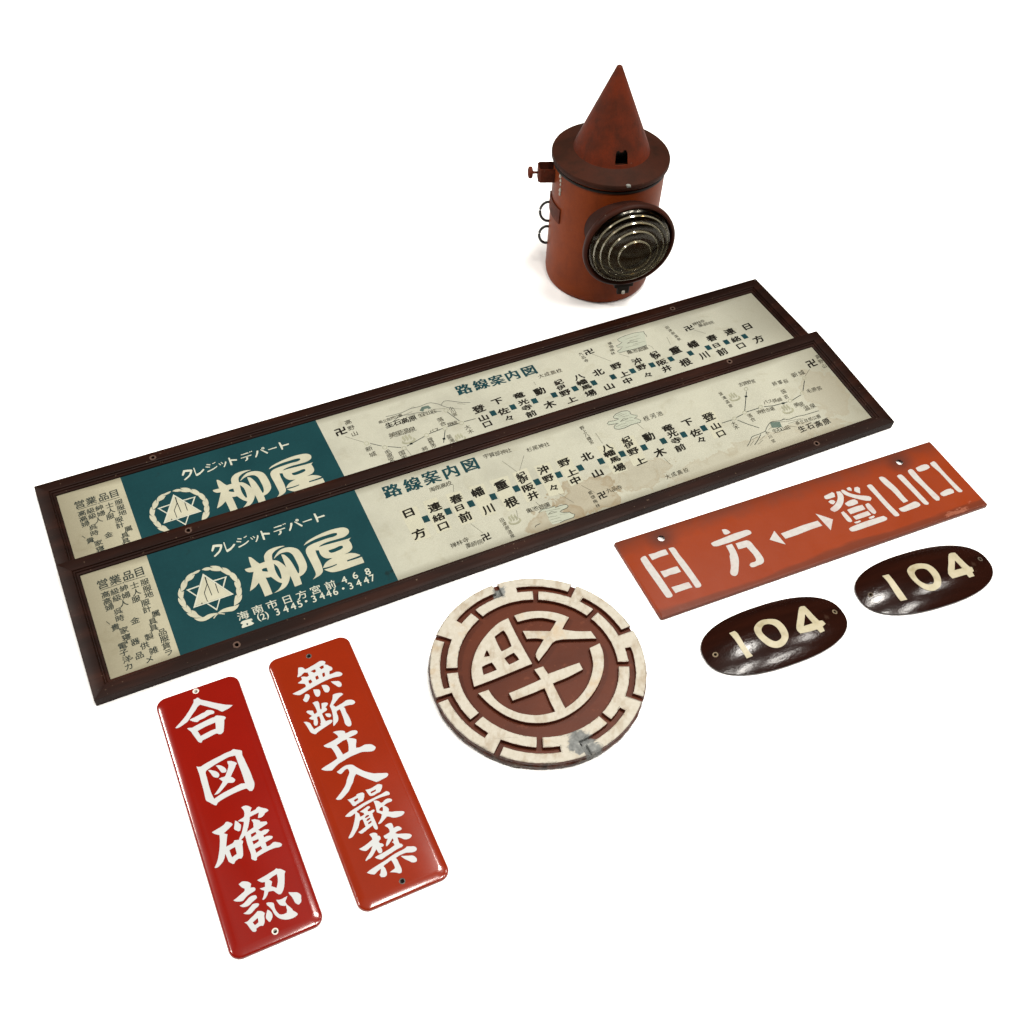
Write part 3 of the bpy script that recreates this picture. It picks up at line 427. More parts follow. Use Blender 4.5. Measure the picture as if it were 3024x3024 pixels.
LINES_REAR = [
 ('route', 1.0, 0, '3837,925 3948,829'),
 ('route', 1.0, 0, '4017,790 4155,710'),
 ('route', 1.0, 0, '4233,704 4299,721 4493,773'),
 ('route', 1.0, 0, '4567,792 4755,811'),
 ('route', 1.0, 0, '4828,813 4977,812'),
 ('route', 1.0, 0, '5056,814 5209,807'),
 ('route', 1.0, 0, '4930,1056 5006,851'),
 ('route', 1.0, 0, '4779,777 4671,580'),
 ('route', 3.4, 0, '4289,724 4306,722'),
 ('route', 3.4, 0, '4694,640 4711,639'),
 ('thin', 0.5, 0, '3597,1156 3772,975'),
 ('thin', 0.5, 0, '4209,659 4224,542'),
 ('pale', 0.9, 1, '3820,932 3811,919 3798,913 3785,914 3775,923 3770,937 3772,952 3781,965 3794,972 3807,971 3817,962 3822,947'),
 ('pale', 0.9, 1, '3999,783 3991,770 3978,764 3965,765 3954,774 3949,788 3952,803 3960,816 3974,822 3987,821 3997,812 4002,798'),
 ('pale', 0.9, 1, '4211,674 4202,661 4189,655 4176,656 4165,665 4160,679 4163,694 4172,707 4185,713 4198,712 4209,703 4214,689'),
 ('pale', 0.9, 1, '4551,771 4542,758 4529,752 4515,753 4505,762 4500,776 4503,792 4512,805 4526,811 4539,810 4550,801 4555,787'),
 ('pale', 0.9, 1, '4809,788 4800,774 4786,768 4772,769 4762,778 4757,793 4761,808 4770,821 4784,828 4798,826 4808,817 4813,803'),
 ('pale', 0.9, 1, '5037,795 5028,782 5014,775 5000,777 4990,786 4985,800 4989,816 4998,829 5012,835 5026,834 5036,825 5041,811'),
 ('pale', 0.9, 1, '4952,1079 4942,1065 4928,1058 4914,1060 4904,1069 4899,1084 4903,1100 4912,1113 4926,1120 4940,1119 4951,1109 4955,1095'),
 ('route', 0.7, 0, '4187,1283 4297,1272 4407,1272 4527,1297 4590,1289 4655,1285 4751,1300 4804,1294 4880,1237 4922,1179 4967,1128 5035,1080'),
 ('route', 0.7, 0, '4910,1203 4941,1235 4972,1254 5018,1244 5088,1198 5174,1139 5269,1098'),
 ('route', 0.7, 0, '4237,1165 4315,1209 4375,1223 4468,1207 4572,1193 4728,1143 4865,1100'),
 ('route', 0.7, 0, '4110,1103 4199,1111'),
 ('thin', 0.5, 0, '4527,1297 4567,1315 4594,1284'),
 ('thin', 0.5, 0, '4718,1171 4785,1174 4941,1120'),
 ('thin', 0.5, 0, '5016,1088 5126,1031'),
 ('thin', 0.5, 0, '5110,1147 5200,1095'),
 ('thin', 0.5, 0, '4385,1219 4524,1238'),
 ('thin', 0.5, 0, '4416,1189 4536,1185'),
 ('thin', 0.5, 0, '4177,1245 4265,1246 4359,1237'),
 ('tealpale', 6, 0, '4645,1210 4677,1244 4746,1238 4747,1214'),
 ('fillpale', 0, 1, '8049,1436 7914,1463 7778,1461 7689,1451 7628,1429 7636,1386 7661,1356 7606,1333 7550,1321 7556,1288 7623,1274 7571,1242 7511,1222 7521,1183 7635,1181 7744,1170 7878,1172 7947,1177 7995,1287 8026,1369'),
 ('route', 0.8, 0, '8049,1436 7914,1463 7778,1461 7689,1451 7628,1429 7636,1386 7661,1356 7606,1333 7550,1321 7556,1288 7623,1274 7571,1242 7511,1222 7521,1183 7635,1181 7744,1170 7878,1172 7947,1177'),
 ('route', 0.8, 0, '8049,1436 8037,1388 8045,1372 8036,1329'),
 ('thin', 0.7, 0, '7717,1310 7797,1334 7874,1295 7717,1310'),
 ('thin', 0.4, 0, '7740,1394 7940,1393'),
 ('thin', 0.4, 0, '7764,1348 7939,1334'),
 ('thin', 0.4, 0, '7654,1243 7846,1232'),
 ('thin', 0.4, 0, '7779,1260 7959,1255'),
 ('thin', 0.45, 0, '7168,1309 7333,1079'),
 ('thin', 0.45, 0, '8287,1212 8254,1060'),
 ('thin', 0.45, 0, '7511,1164 7604,1056'),
 ('thin', 0.45, 0, '7961,1172 7991,1124 7990,1066'),
 ('thin', 0.45, 0, '6196,1127 6194,1062'),
 ('thin', 0.45, 0, '8718,1190 8827,1066'),
]
SLIPS = ['3721,1093 3932,1081 3923,608 3722,614', '4876,1104 5120,1095 5047,613 4890,608', '4022,1112 4197,1116 4190,625 4005,623', '4310,1111 4499,1098 4478,618 4306,622', '4609,1106 4797,1095 4759,628 4587,636', '5186,1107 5384,1119 5345,647 5157,640', '5471,1103 5680,1100 5637,600 5448,617', '5755,1089 5952,1098 5935,673 5757,660', '6333,1099 6553,1062 6520,623 6326,626', '6657,1098 6857,1097 6812,643 6616,646', '7857,1094 8040,1081 7969,659 7788,656']
HOLES = {'front': [[148.5, 6.9], [142.6, 168.0], [866.2, 170.5], [894.0, 7.1]], 'rear': [[136.2, 167.8], [863.8, 165.3]], 'red': [[-173.1, 42.6], [167.5, 40.9]], 'e1': [[-1.2, 136.2], [-0.4, -132.3]], 'e2': [[-1.5, 133.9], [0.4, -133.1]], 'ovA': [[-76.3, -1.5], [77.7, 1.4]], 'ovB': [[-75.0, -1.5], [77.6, 2.4]]}

# ------------------------------------------------------------------ helpers
def tag(o, label=None, cat=None, group=None, kind=None):
    if label: o['label'] = label
    if cat: o['category'] = cat
    if group: o['group'] = group
    if kind: o['kind'] = kind
    return o
def empty(name, M, label, cat, group=None):
    o = bpy.data.objects.new(name, None); C.objects.link(o); o.matrix_world = M
    o.empty_display_size = .02
    return tag(o, label, cat, group)
def link(name, me, mat, parent=None, smooth=False):
    o = bpy.data.objects.new(name, me); C.objects.link(o)
    if mat is not None:
        for mm in (mat if isinstance(mat, (list, tuple)) else [mat]): me.materials.append(mm)
    if parent: o.parent = parent
    if smooth:
        for p in me.polygons: p.use_smooth = True
    return o
def from_bm(name, bm, mat, parent=None, smooth=False, angle=None):
    me = bpy.data.meshes.new(name); bmesh.ops.recalc_face_normals(bm, faces=bm.faces[:])
    if angle is not None:
        for f in bm.faces: f.smooth = True
        for ed in bm.edges:
            if len(ed.link_faces) == 2 and ed.calc_face_angle(0) > angle: ed.smooth = False
    bm.to_mesh(me); bm.free()
    return link(name, me, mat, parent, smooth)
def boolean(o, cutters):
    for c in cutters:
        md = o.modifiers.new('b', 'BOOLEAN'); md.object = c; md.operation = 'DIFFERENCE'; md.solver = 'EXACT'
    dg = bpy.context.evaluated_depsgraph_get(); dg.update()
    me = bpy.data.meshes.new_from_object(o.evaluated_get(dg))
    o.modifiers.clear(); old = o.data; o.data = me; me.name = old.name
    bpy.data.meshes.remove(old)
    for c in cutters:
        d = c.data; bpy.data.objects.remove(c); bpy.data.meshes.remove(d)
def cutter(parent, x, y, r, z0, z1, n=20):
    bm = bmesh.new()
    vb = [bm.verts.new((x+r*math.cos(a*2*PI/n), y+r*math.sin(a*2*PI/n), z0)) for a in range(n)]
    vt = [bm.verts.new((v.co.x, v.co.y, z1)) for v in vb]
    bm.faces.new(vb[::-1]); bm.faces.new(vt)
    for i in range(n): bm.faces.new((vb[i], vb[(i+1) % n], vt[(i+1) % n], vt[i]))
    return from_bm('cut', bm, None, parent)
def pts(s, k=1e-4):
    return [tuple(float(q)*k for q in p.split(',')) for p in s.split()]
def poly_mesh(groups, extrude=0., bevel=0.):
    """groups: list of lists of outlines (first outer, then holes) -> bmesh, filled even-odd"""
    bm = bmesh.new()
    for g in groups:
        cu = bpy.data.curves.new('tmp', 'CURVE'); cu.dimensions = '2D'; cu.fill_mode = 'BOTH'
        cu.extrude = extrude; cu.bevel_depth = bevel; cu.bevel_resolution = 2; cu.offset = -bevel
        for pl in g:
            sp = cu.splines.new('POLY'); sp.points.add(len(pl)-1)
            for q, p in zip(sp.points, pl): q.co = (p[0], p[1], 0, 1)
            sp.use_cyclic_u = True
        ob = bpy.data.objects.new('tmp', cu); C.objects.link(ob)
        dg = bpy.context.evaluated_depsgraph_get(); dg.update()
        me = bpy.data.meshes.new_from_object(ob.evaluated_get(dg))
        bm.from_mesh(me); bpy.data.meshes.remove(me)
        bpy.data.objects.remove(ob); bpy.data.curves.remove(cu)
    return bm
def drape(bm, zf, maxlen=None):
    if maxlen:
        bmesh.ops.triangulate(bm, faces=bm.faces[:])
        for _ in range(5):
            es = [e for e in bm.edges if e.calc_length() > maxlen]
            if not es: break
            bmesh.ops.subdivide_edges(bm, edges=es, cuts=1)
            bmesh.ops.triangulate(bm, faces=bm.faces[:])
    for v in bm.verts: v.co.z += zf(v.co.x, v.co.y)
    return bm
def smooth_pl(pl, n=3):
    """Catmull-Rom only where the outline turns gently; corners stay corners"""
    N = len(pl); out = []
    def turn(i):
        a, b, c = (Vector(pl[(i+k) % N]) for k in (-1, 0, 1))
        u, v = b-a, c-b
        if u.length < 1e-9 or v.length < 1e-9: return 9
        return u.angle(v)
    T = [turn(i) for i in range(N)]
    for i in range(N):
        p0, p1, p2, p3 = (Vector(pl[(i+k) % N]) for k in (-1, 0, 1, 2))
        if T[i] > .95: p0 = p1
        if T[(i+1) % N] > .95: p3 = p2
        for k in range(n):
            t = k/n
            q = .5*((2*p1)+(p2-p0)*t+(2*p0-5*p1+4*p2-p3)*t*t+(3*p1-p0-3*p2+p3)*t**3)
            out.append((q.x, q.y))
    return out
def shape_groups(key, sm=True):
    return [[(smooth_pl(pts(s)) if sm else pts(s)) for s in g] for g in SHAPES[key]]
def lathe(prof, n=64, closed=False):
    bm = bmesh.new(); rings = []
    for r, z in prof:
        if r < 1e-6: rings.append([bm.verts.new((0, 0, z))])
        else: rings.append([bm.verts.new((r*math.cos(2*PI*i/n), r*math.sin(2*PI*i/n), z)) for i in range(n)])
    seq = list(zip(rings, rings[1:])) + ([(rings[-1], rings[0])] if closed else [])
    for a, b_ in seq:
        for i in range(n):
            j = (i+1) % n
            q = [a[i % len(a)], a[j % len(a)], b_[j % len(b_)], b_[i % len(b_)]]
            q = list(dict.fromkeys(q))
            if len(q) > 2: bm.faces.new(q)
    return bm
def tube(path, r, n=8, closed=False, flat=1.):
    bm = bmesh.new(); rings = []; P = [Vector(p) for p in path]; N = len(P)
    for i, p in enumerate(P):
        a = P[(i-1) % N] if closed or i > 0 else P[i]; c = P[(i+1) % N] if closed or i < N-1 else P[i]
        d = (c-a).normalized(); s = d.cross(Vector((0, 0, 1)))
        if s.length < 1e-3: s = d.cross(Vector((1, 0, 0)))
        s.normalize(); t = s.cross(d)
        rings.append([bm.verts.new(p+r*(math.cos(2*PI*k/n)*s+flat*math.sin(2*PI*k/n)*t)) for k in range(n)])
    for i in range(N if closed else N-1):
        for k in range(n):
            bm.faces.new((rings[i][k], rings[i][(k+1) % n], rings[(i+1) % N][(k+1) % n], rings[(i+1) % N][k]))
    if not closed: bm.faces.new(rings[0][::-1]); bm.faces.new(rings[-1])
    return bm
def box(bm, x0, x1, y0, y1, z0, z1, M=None):
    vs_ = [bm.verts.new((x, y, z)) for x in (x0, x1) for y in (y0, y1) for z in (z0, z1)]
    for f in ((0, 1, 3, 2), (4, 6, 7, 5), (0, 4, 5, 1), (2, 3, 7, 6), (0, 2, 6, 4), (1, 5, 7, 3)): bm.faces.new([vs_[i] for i in f])
    if M is not None:
        for v in vs_: v.co = M @ v.co
    return bm
def bevel_all(bm, r, seg=2):
    bmesh.ops.remove_doubles(bm, verts=bm.verts[:], dist=1e-6)
    bmesh.ops.bevel(bm, geom=[e for e in bm.edges if len(e.link_faces) == 2 and e.calc_face_angle(0) > .6], offset=r, segments=seg, affect='EDGES', profile=.5)
    return bm
def pose(O, U, V, W):
    M = Matrix.Identity(4)
    for i in range(3): M[i][0] = U[i]; M[i][1] = V[i]; M[i][2] = W[i]; M[i][3] = O[i]
    return M
def flat_pose(x, y, th, z=0): return Matrix.Translation((x, y, z)) @ Matrix.Rotation(th, 4, 'Z')

# ------------------------------------------------------------------ materials
class N:
    """small node-graph builder"""
    def __init__(s, name):
        s.m = bpy.data.materials.new(name); s.m.use_nodes = True; s.t = s.m.node_tree
        s.p = s.t.nodes['Principled BSDF']; s.out = s.t.nodes['Material Output']
        s.tc = s.t.nodes.new('ShaderNodeTexCoord')
    def L(s, a, b): s.t.links.new(a, b)
    def n(s, kind, **kw):
        nd = s.t.nodes.new(kind)
        for k, v in kw.items(): setattr(nd, k, v)
        return nd
    def noise(s, scale, detail=4, rough=.55, stretch=None, dist=0, vec=None):
        nd = s.n('ShaderNodeTexNoise'); nd.inputs['Scale'].default_value = scale; nd.inputs['Detail'].default_value = detail
        nd.inputs['Roughness'].default_value = rough; nd.inputs['Distortion'].default_value = dist
        v = vec or s.tc.outputs['Object']
        if stretch:
            mp = s.n('ShaderNodeMapping'); mp.inputs['Scale'].default_value = stretch; s.L(v, mp.inputs[0]); v = mp.outputs[0]
        s.L(v, nd.inputs['Vector']); return nd.outputs['Fac']
    def ramp(s, fac, *st):
        nd = s.n('ShaderNodeValToRGB'); cr = nd.color_ramp
        while len(cr.elements) < len(st): cr.elements.new(.5)
        for e, (p, c) in zip(cr.elements, st):
            e.position = p; e.color = (c, c, c, 1) if isinstance(c, (int, float)) else (*c, 1)
        s.L(fac, nd.inputs[0]); return nd.outputs[0]
    def mix(s, fac, a, b, mode='MIX'):
        nd = s.n('ShaderNodeMix', data_type='RGBA', blend_type=mode)
        for v, k in ((fac, 0), (a, 6), (b, 7)):
            if hasattr(v, 'node'): s.L(v, nd.inputs[k])
            elif isinstance(v, (int, float)): nd.inputs[k].default_value = v if k == 0 else (v, v, v, 1)
            else: nd.inputs[k].default_value = (*v, 1)
        return nd.outputs[2]
    def math(s, op, a, b=0, c=0, clamp=False):
        nd = s.n('ShaderNodeMath', operation=op, use_clamp=clamp)
        for i, v in enumerate((a, b, c)):
            if hasattr(v, 'node'): s.L(v, nd.inputs[i])
            else: nd.inputs[i].default_value = v
        return nd.outputs[0]
    def dist(s, x, y, sx_=1, sy_=1):
        """distance in the object's own x-y plane from a point"""
        sp = s.n('ShaderNodeSeparateXYZ'); s.L(s.tc.outputs['Object'], sp.inputs[0])
        a = s.math('MULTIPLY', s.math('SUBTRACT', sp.outputs[0], x), 1/sx_); b_ = s.math('MULTIPLY', s.math('SUBTRACT', sp.outputs[1], y), 1/sy_)
        return s.math('SQRT', s.math('ADD', s.math('MULTIPLY', a, a), s.math('MULTIPLY', b_, b_)))
    def axis(s, i):
        sp = s.n('ShaderNodeSeparateXYZ'); s.L(s.tc.outputs['Object'], sp.inputs[0]); return sp.outputs[i]
    def bump(s, h, strength=.3, dist=.001):
        nd = s.n('ShaderNodeBump'); nd.inputs['Strength'].default_value = strength; nd.inputs['Distance'].default_value = dist
        s.L(h, nd.inputs['Height']); s.L(nd.outputs[0], s.p.inputs['Normal'])
    def set(s, color=None, rough=None, metal=None, spec=None, coat=None):
        for v, k in ((color, 'Base Color'), (rough, 'Roughness'), (metal, 'Metallic'), (spec, 'Specular IOR Level'), (coat, 'Coat Weight')):
            if v is None: continue
            if hasattr(v, 'node'): s.L(v, s.p.inputs[k])
            elif isinstance(v, (int, float)): s.p.inputs[k].default_value = v
            else: s.p.inputs[k].default_value = (*v, 1)
        return s.m

def mat_floor():
    g = N('white_paper_floor'); n1 = g.noise(3, 3)
    return g.set(g.ramp(n1, (.3, (.955, .955, .955)), (.7, (.965, .965, .965))), 1.0, spec=0)
def mat_wood():
    g = N('dark_stained_wood')
    gr = g.noise(60, 6, .6, (.12, 1, 1)); bl = g.noise(9, 4); sp = g.noise(260, 2, .5)
    c = g.ramp(gr, (.30, (.0064, .0019, .0010)), (.5, (.0118, .0034, .0017)), (.70, (.024, .0070, .0036)))
    c = g.mix(g.ramp(bl, (.35, 0), (.7, .55)), c, (.0060, .0024, .0015))
    c = g.mix(g.ramp(sp, (.72, 0), (.75, .6)), c, (.11, .075, .05))
    g.bump(gr, .25, .0006)
    return g.set(c, g.ramp(bl, (.3, .42), (.7, .6)), spec=.09)
def mat_paper(name, base, stain):
    g = N(name)
    a = g.noise(14, 6, .62); b_ = g.noise(45, 5, .6, dist=.6); f = g.noise(420, 2)
    c = g.ramp(a, (.3, tuple(x*.86 for x in base)), (.55, base), (.75, tuple(min(1, x*1.05) for x in base)))
    c = g.mix(g.ramp(b_, (.55, 0), (.78, .42)), c, stain)
    c = g.mix(g.ramp(f, (.3, .12), (.7, 0)), c, stain)
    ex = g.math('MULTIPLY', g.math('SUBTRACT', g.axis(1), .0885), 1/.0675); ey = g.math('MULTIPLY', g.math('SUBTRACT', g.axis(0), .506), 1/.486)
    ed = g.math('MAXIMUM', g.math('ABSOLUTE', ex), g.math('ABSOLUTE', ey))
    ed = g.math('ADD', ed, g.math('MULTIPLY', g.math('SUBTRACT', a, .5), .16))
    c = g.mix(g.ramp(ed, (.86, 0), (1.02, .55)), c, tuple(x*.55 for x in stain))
    return g, c, a, b_
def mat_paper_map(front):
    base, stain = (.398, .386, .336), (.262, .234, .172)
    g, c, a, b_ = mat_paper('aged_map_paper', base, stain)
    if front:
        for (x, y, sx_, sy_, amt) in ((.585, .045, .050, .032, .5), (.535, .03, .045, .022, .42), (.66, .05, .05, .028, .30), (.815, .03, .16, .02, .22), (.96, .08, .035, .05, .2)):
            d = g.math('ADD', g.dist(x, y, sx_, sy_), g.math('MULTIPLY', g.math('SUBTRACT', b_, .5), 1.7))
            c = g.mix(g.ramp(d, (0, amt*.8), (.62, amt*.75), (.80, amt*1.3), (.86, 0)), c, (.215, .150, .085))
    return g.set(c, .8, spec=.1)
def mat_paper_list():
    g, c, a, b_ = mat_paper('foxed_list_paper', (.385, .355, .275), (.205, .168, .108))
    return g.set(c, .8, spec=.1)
def mat_print(name, col, rough=.65, var=.25, fade=None):
    g = N(name); n1 = g.noise(55, 5, .6)
    c = g.ramp(n1, (.3, tuple(x*(1-var) for x in col)), (.7, tuple(x*(1+var*.5) for x in col)))
    if fade:
        n2 = g.noise(320, 3); c = g.mix(g.ramp(n2, (.42, 0), (.62, .75)), c, fade)
    return g.set(c, rough, spec=.06)
def mat_teal():
    g = N('teal_print'); n1 = g.noise(12, 5); n2 = g.noise(38, 3, .5); n3 = g.noise(300, 2)
    c = g.ramp(n1, (.3, (.0052, .0320, .0400)), (.7, (.0080, .0430, .0520)))
    c = g.mix(g.ramp(n2, (.70, 0), (.76, .7)), c, (.008, .012, .012))
    c = g.mix(g.ramp(n3, (.25, .25), (.5, 0)), c, (.008, .052, .062))
    return g.set(c, .7, spec=.06)
def mat_enamel(name, col, edge):
    g = N(name); n1 = g.noise(18, 4); n2 = g.noise(600, 2)
    c = g.ramp(n1, (.3, tuple(x*.93 for x in col)), (.7, tuple(x*1.05 for x in col)))
    c = g.mix(g.ramp(n2, (.3, .18), (.6, 0)), c, edge)
    g.bump(g.noise(22, 2), .05, .004)
    return g.set(c, .14, spec=.5)
def mat_white_enamel():
    g = N('white_enamel'); n1 = g.noise(60, 4)
    return g.set(g.ramp(n1, (.3, (.375, .388, .395)), (.7, (.405, .412, .415))), .2, spec=.45)
def mat_red_sign():
    g = N('worn_orange_red_paint'); n1 = g.noise(7, 5); n2 = g.noise(30, 5, .6); n3 = g.noise(500, 2); st = g.noise(40, 4, .6, (.15, 1, 1))
    c = g.ramp(n1, (.3, (.156, .0208, .0034)), (.7, (.180, .0252, .0042)))
    c = g.mix(g.ramp(n3, (.3, .3), (.6, 0)), c, (.16, .026, .010))
    # grime along the upper edge and round the nail holes, scuffed lower edge
    y = g.axis(1)
    up_ = g.math('ADD', g.math('MULTIPLY', y, 1/.0577), g.math('MULTIPLY', g.math('SUBTRACT', n2, .5), .55))
    c = g.mix(g.ramp(up_, (.55, 0), (1.0, .62)), c, (.045, .016, .010))
    lo = g.math('ADD', g.math('MULTIPLY', y, -1/.0577), g.math('MULTIPLY', g.math('SUBTRACT', st, .5), .45))
    c = g.mix(g.ramp(lo, (.80, 0), (.86, .6), (1.05, .8)), c, (.070, .017, .008))
    for hx, hy in ((-.173, .0426), (.1675, .0409)):
        d = g.math('ADD', g.dist(hx, hy), g.math('MULTIPLY', g.math('SUBTRACT', n2, .5), .02))
        c = g.mix(g.ramp(d, (.002, .75), (.022, 0)), c, (.035, .015, .011))
    sc_ = g.math('ADD', g.dist(.185, -.052, .05, .010), g.math('MULTIPLY', g.math('SUBTRACT', g.noise(160, 4, .7, (.3, 1, 1)), .5), 5.5))
    c = g.mix(g.ramp(sc_, (0, .55), (.12, .5), (.2, 0)), c, (.28, .10, .06))
    g.bump(g.math('ADD', g.noise(60, 4), g.math('MULTIPLY', g.noise(500, 2), .25)), .16, .0012)
    return g.set(c, g.ramp(n2, (.3, .36), (.7, .52)), spec=.16)
def mat_stencil():
    g = N('stencilled_white_paint'); n1 = g.noise(38, 4, .6); n2 = g.noise(220, 4)
    c = g.ramp(n2, (.3, (.3174, .2990, .2834)), (.7, (.3634, .3524, .3367)))
    c = g.mix(g.ramp(n1, (.54, 0), (.70, .55)), c, (.31, .19, .18))
    return g.set(c, .6, spec=.3)
def lead(g, c, chips):
    n = g.noise(62, 6, .7, dist=.8); n2 = g.noise(190, 5)
    gr = g.ramp(n2, (.3, (.075, .078, .075)), (.6, (.15, .155, .15)), (.8, (.30, .30, .27)))
    for x, y, r in chips:
        d = g.math('ADD', g.dist(x, y), g.math('MULTIPLY', g.math('SUBTRACT', n, .5), .034))
        c = g.mix(g.ramp(d, (r*.96, 1), (r, 0)), c, gr)
    d = g.math('ADD', g.dist(0, 0), g.math('MULTIPLY', g.math('SUBTRACT', n, .5), .011))
    lo = g.math('MULTIPLY', g.axis(1), -.012)                       # the lower rim is the more battered one
    d = g.math('ADD', d, g.math('ADD', lo, g.math('MULTIPLY', g.axis(0), -.008)))
    return g.mix(g.ramp(d, (.1136, 0), (.1144, .95)), c, g.ramp(n2, (.40, (.012, .008, .006)), (.58, (.035, .026, .020)), (.72, (.15, .13, .10))))
CHIPS = ((.0455, -.0880, .0125), (.0570, -.0960, .0085), (-.0458, .0907, .0048))
def mat_emblem_ground():
    g = N('red_brown_paint'); n1 = g.noise(16, 4); n2 = g.noise(120, 3)
    c = g.ramp(n1, (.3, (.0496, .0112, .0045)), (.7, (.0704, .0160, .0061)))
    c = g.mix(g.ramp(n2, (.62, 0), (.8, .3)), c, (.20, .06, .03))
    c = lead(g, c, CHIPS)
    g.bump(g.noise(90, 3), .15, .0008)
    return g.set(c, .42, spec=.14)
def mat_emblem_cream():
    g = N('cream_relief_paint'); n1 = g.noise(22, 5, .6); n2 = g.noise(75, 5, .65, (1, .5, 1)); n3 = g.noise(260, 3)
    c = g.ramp(n3, (.3, (.3311, .3053, .2494)), (.7, (.3741, .3483, .2967)))
    c = g.mix(g.ramp(n2, (.50, 0), (.66, .55)), c, (.21, .155, .098))
    c = g.mix(g.ramp(n1, (.60, 0), (.75, .7)), c, (.33, .21, .09))
    c = g.mix(g.ramp(g.noise(150, 5, .7), (.69, 0), (.72, .55)), c, (.13, .05, .03))
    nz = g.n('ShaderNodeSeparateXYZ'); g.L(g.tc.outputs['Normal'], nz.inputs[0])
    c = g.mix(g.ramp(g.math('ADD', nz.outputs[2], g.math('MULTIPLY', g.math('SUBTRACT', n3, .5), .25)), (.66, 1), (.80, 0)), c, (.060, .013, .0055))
    c = lead(g, c, CHIPS)
    g.bump(g.math('ADD', n2, g.math('MULTIPLY', n1, .6)), .35, .0012)
    return g.set(c, .5, spec=.2)
def mat_oval():
    g = N('dark_varnished_wood'); gr = g.noise(70, 6, .6, (.10, 1, 1)); n2 = g.noise(25, 4)
    c = g.ramp(gr, (.3, (.0070, .0020, .0012)), (.7, (.0150, .0037, .0019)))
    c = g.mix(g.ramp(n2, (.72, 0), (.78, .25)), c, (.10, .06, .04))
    h = g.math('ADD', g.noise(210, 3, .55, (.35, 1, 1)), g.math('MULTIPLY', g.noise(520, 2, .5), .35))
    g.bump(h, .24, .0008)
    return g.set(c, .15, spec=.25)
def mat_brass():
    g = N('tarnished_cream_numerals'); n1 = g.noise(60, 5, .6); n2 = g.noise(300, 3)
    c = g.ramp(n1, (.3, (.205, .172, .100)), (.5, (.315, .285, .195)), (.72, (.36, .325, .235)))
    c = g.mix(g.ramp(n2, (.3, .3), (.6, 0)), c, (.30, .24, .12))
    return g.set(c, .42, spec=.4)
def mat_lantern(name, col, soot, amt, rough=.5):
    g = N(name); n1 = g.noise(22, 5, .6); n2 = g.noise(55, 5, .65); n3 = g.noise(420, 2)
    c = g.ramp(n1, (.3, tuple(x*.88 for x in col)), (.7, tuple(x*1.08 for x in col)))
    c = g.mix(g.ramp(n1, (.42, 0), (.62, amt)), c, soot)
    st = g.noise(60, 5, .65, (1, 1, .12)); c = g.mix(g.ramp(st, (.55, 0), (.72, amt*.8)), c, soot)
    c = g.mix(g.ramp(g.noise(160, 4, .7, (1, 1, .35)), (.70, 0), (.73, .45)), c, (.085, .050, .030))
    c = g.mix(g.ramp(n3, (.3, .25), (.6, 0)), c, soot)
    c = g.mix(g.ramp(n2, (.735, 0), (.75, .5)), c, (.20, .17, .13))
    g.bump(n2, .1, .0015)
    return g.set(c, rough, spec=.07)
def plain(name, col, rough=.5, metal=0, spec=.4):
    g = N(name); n1 = g.noise(90, 3)
    return g.set(g.ramp(n1, (.3, tuple(x*.8 for x in col)), (.7, tuple(min(1, x*1.15) for x in col))), rough, metal, spec)
def mat_glass(wrinkle=0.):
    """clear sheet: transparent with a fresnel-weighted mirror coat"""
    g = N('clear_sheet'); t = g.t
    tr = g.n('ShaderNodeBsdfTransparent'); tr.inputs[0].default_value = (.95, .955, .94, 1)
    gl = g.n('ShaderNodeBsdfGlossy'); gl.inputs['Roughness'].default_value = .06
    fr = g.n('ShaderNodeFresnel'); fr.inputs['IOR'].default_value = 1.45
    mx = g.n('ShaderNodeMixShader')
    if wrinkle:
        bp = g.n('ShaderNodeBump'); bp.inputs['Strength'].default_value = 1; bp.inputs['Distance'].default_value = wrinkle
        h = g.noise(85, 1, .4, (1, .45, 1), dist=.8)
        h = g.ramp(h, (.60, 0), (.72, 1))
        d1 = g.ramp(g.dist(.60, .085, .09, .05), (.5, 1), (1.0, 0)); d2 = g.ramp(g.dist(.835, .060, .05, .045), (.5, 1), (1.0, 0)); d3 = g.ramp(g.dist(.93, .12, .04, .03), (.5, 1), (1.0, 0))
        h = g.math('MULTIPLY', h, g.math('MAXIMUM', g.math('MAXIMUM', d1, d2), d3))
        g.L(h, bp.inputs['Height']); g.L(bp.outputs[0], gl.inputs['Normal']); g.L(bp.outputs[0], fr.inputs['Normal'])
    bk = g.n('ShaderNodeNewGeometry')
    fac = g.math('MULTIPLY', fr.outputs[0], g.math('SUBTRACT', 1, bk.outputs['Backfacing']))
    g.L(fac, mx.inputs[0]); g.L(tr.outputs[0], mx.inputs[1]); g.L(gl.outputs[0], mx.inputs[2])
    g.L(mx.outputs[0], g.out.inputs['Surface']); t.nodes.remove(g.p)
    return g.m
def mat_lens():
    """thick clear glass: the body lets the dark inside show, the front skin mirrors by fresnel"""
    g = N('lens_glass')
    tr = g.n('ShaderNodeBsdfTransparent'); tr.inputs[0].default_value = (.60, .55, .45, 1)
    gl = g.n('ShaderNodeBsdfGlossy'); gl.inputs['Roughness'].default_value = .16; gl.inputs['Color'].default_value = (.50, .475, .41, 1)
    fr = g.n('ShaderNodeFresnel'); fr.inputs['IOR'].default_value = 1.55
    bk = g.n('ShaderNodeNewGeometry'); mx = g.n('ShaderNodeMixShader')
    g.L(g.math('MULTIPLY', fr.outputs[0], g.math('SUBTRACT', 1, bk.outputs['Backfacing'])), mx.inputs[0])
    g.L(tr.outputs[0], mx.inputs[1]); g.L(gl.outputs[0], mx.inputs[2]); g.L(mx.outputs[0], g.out.inputs['Surface']); g.t.nodes.remove(g.p)
    return g.m

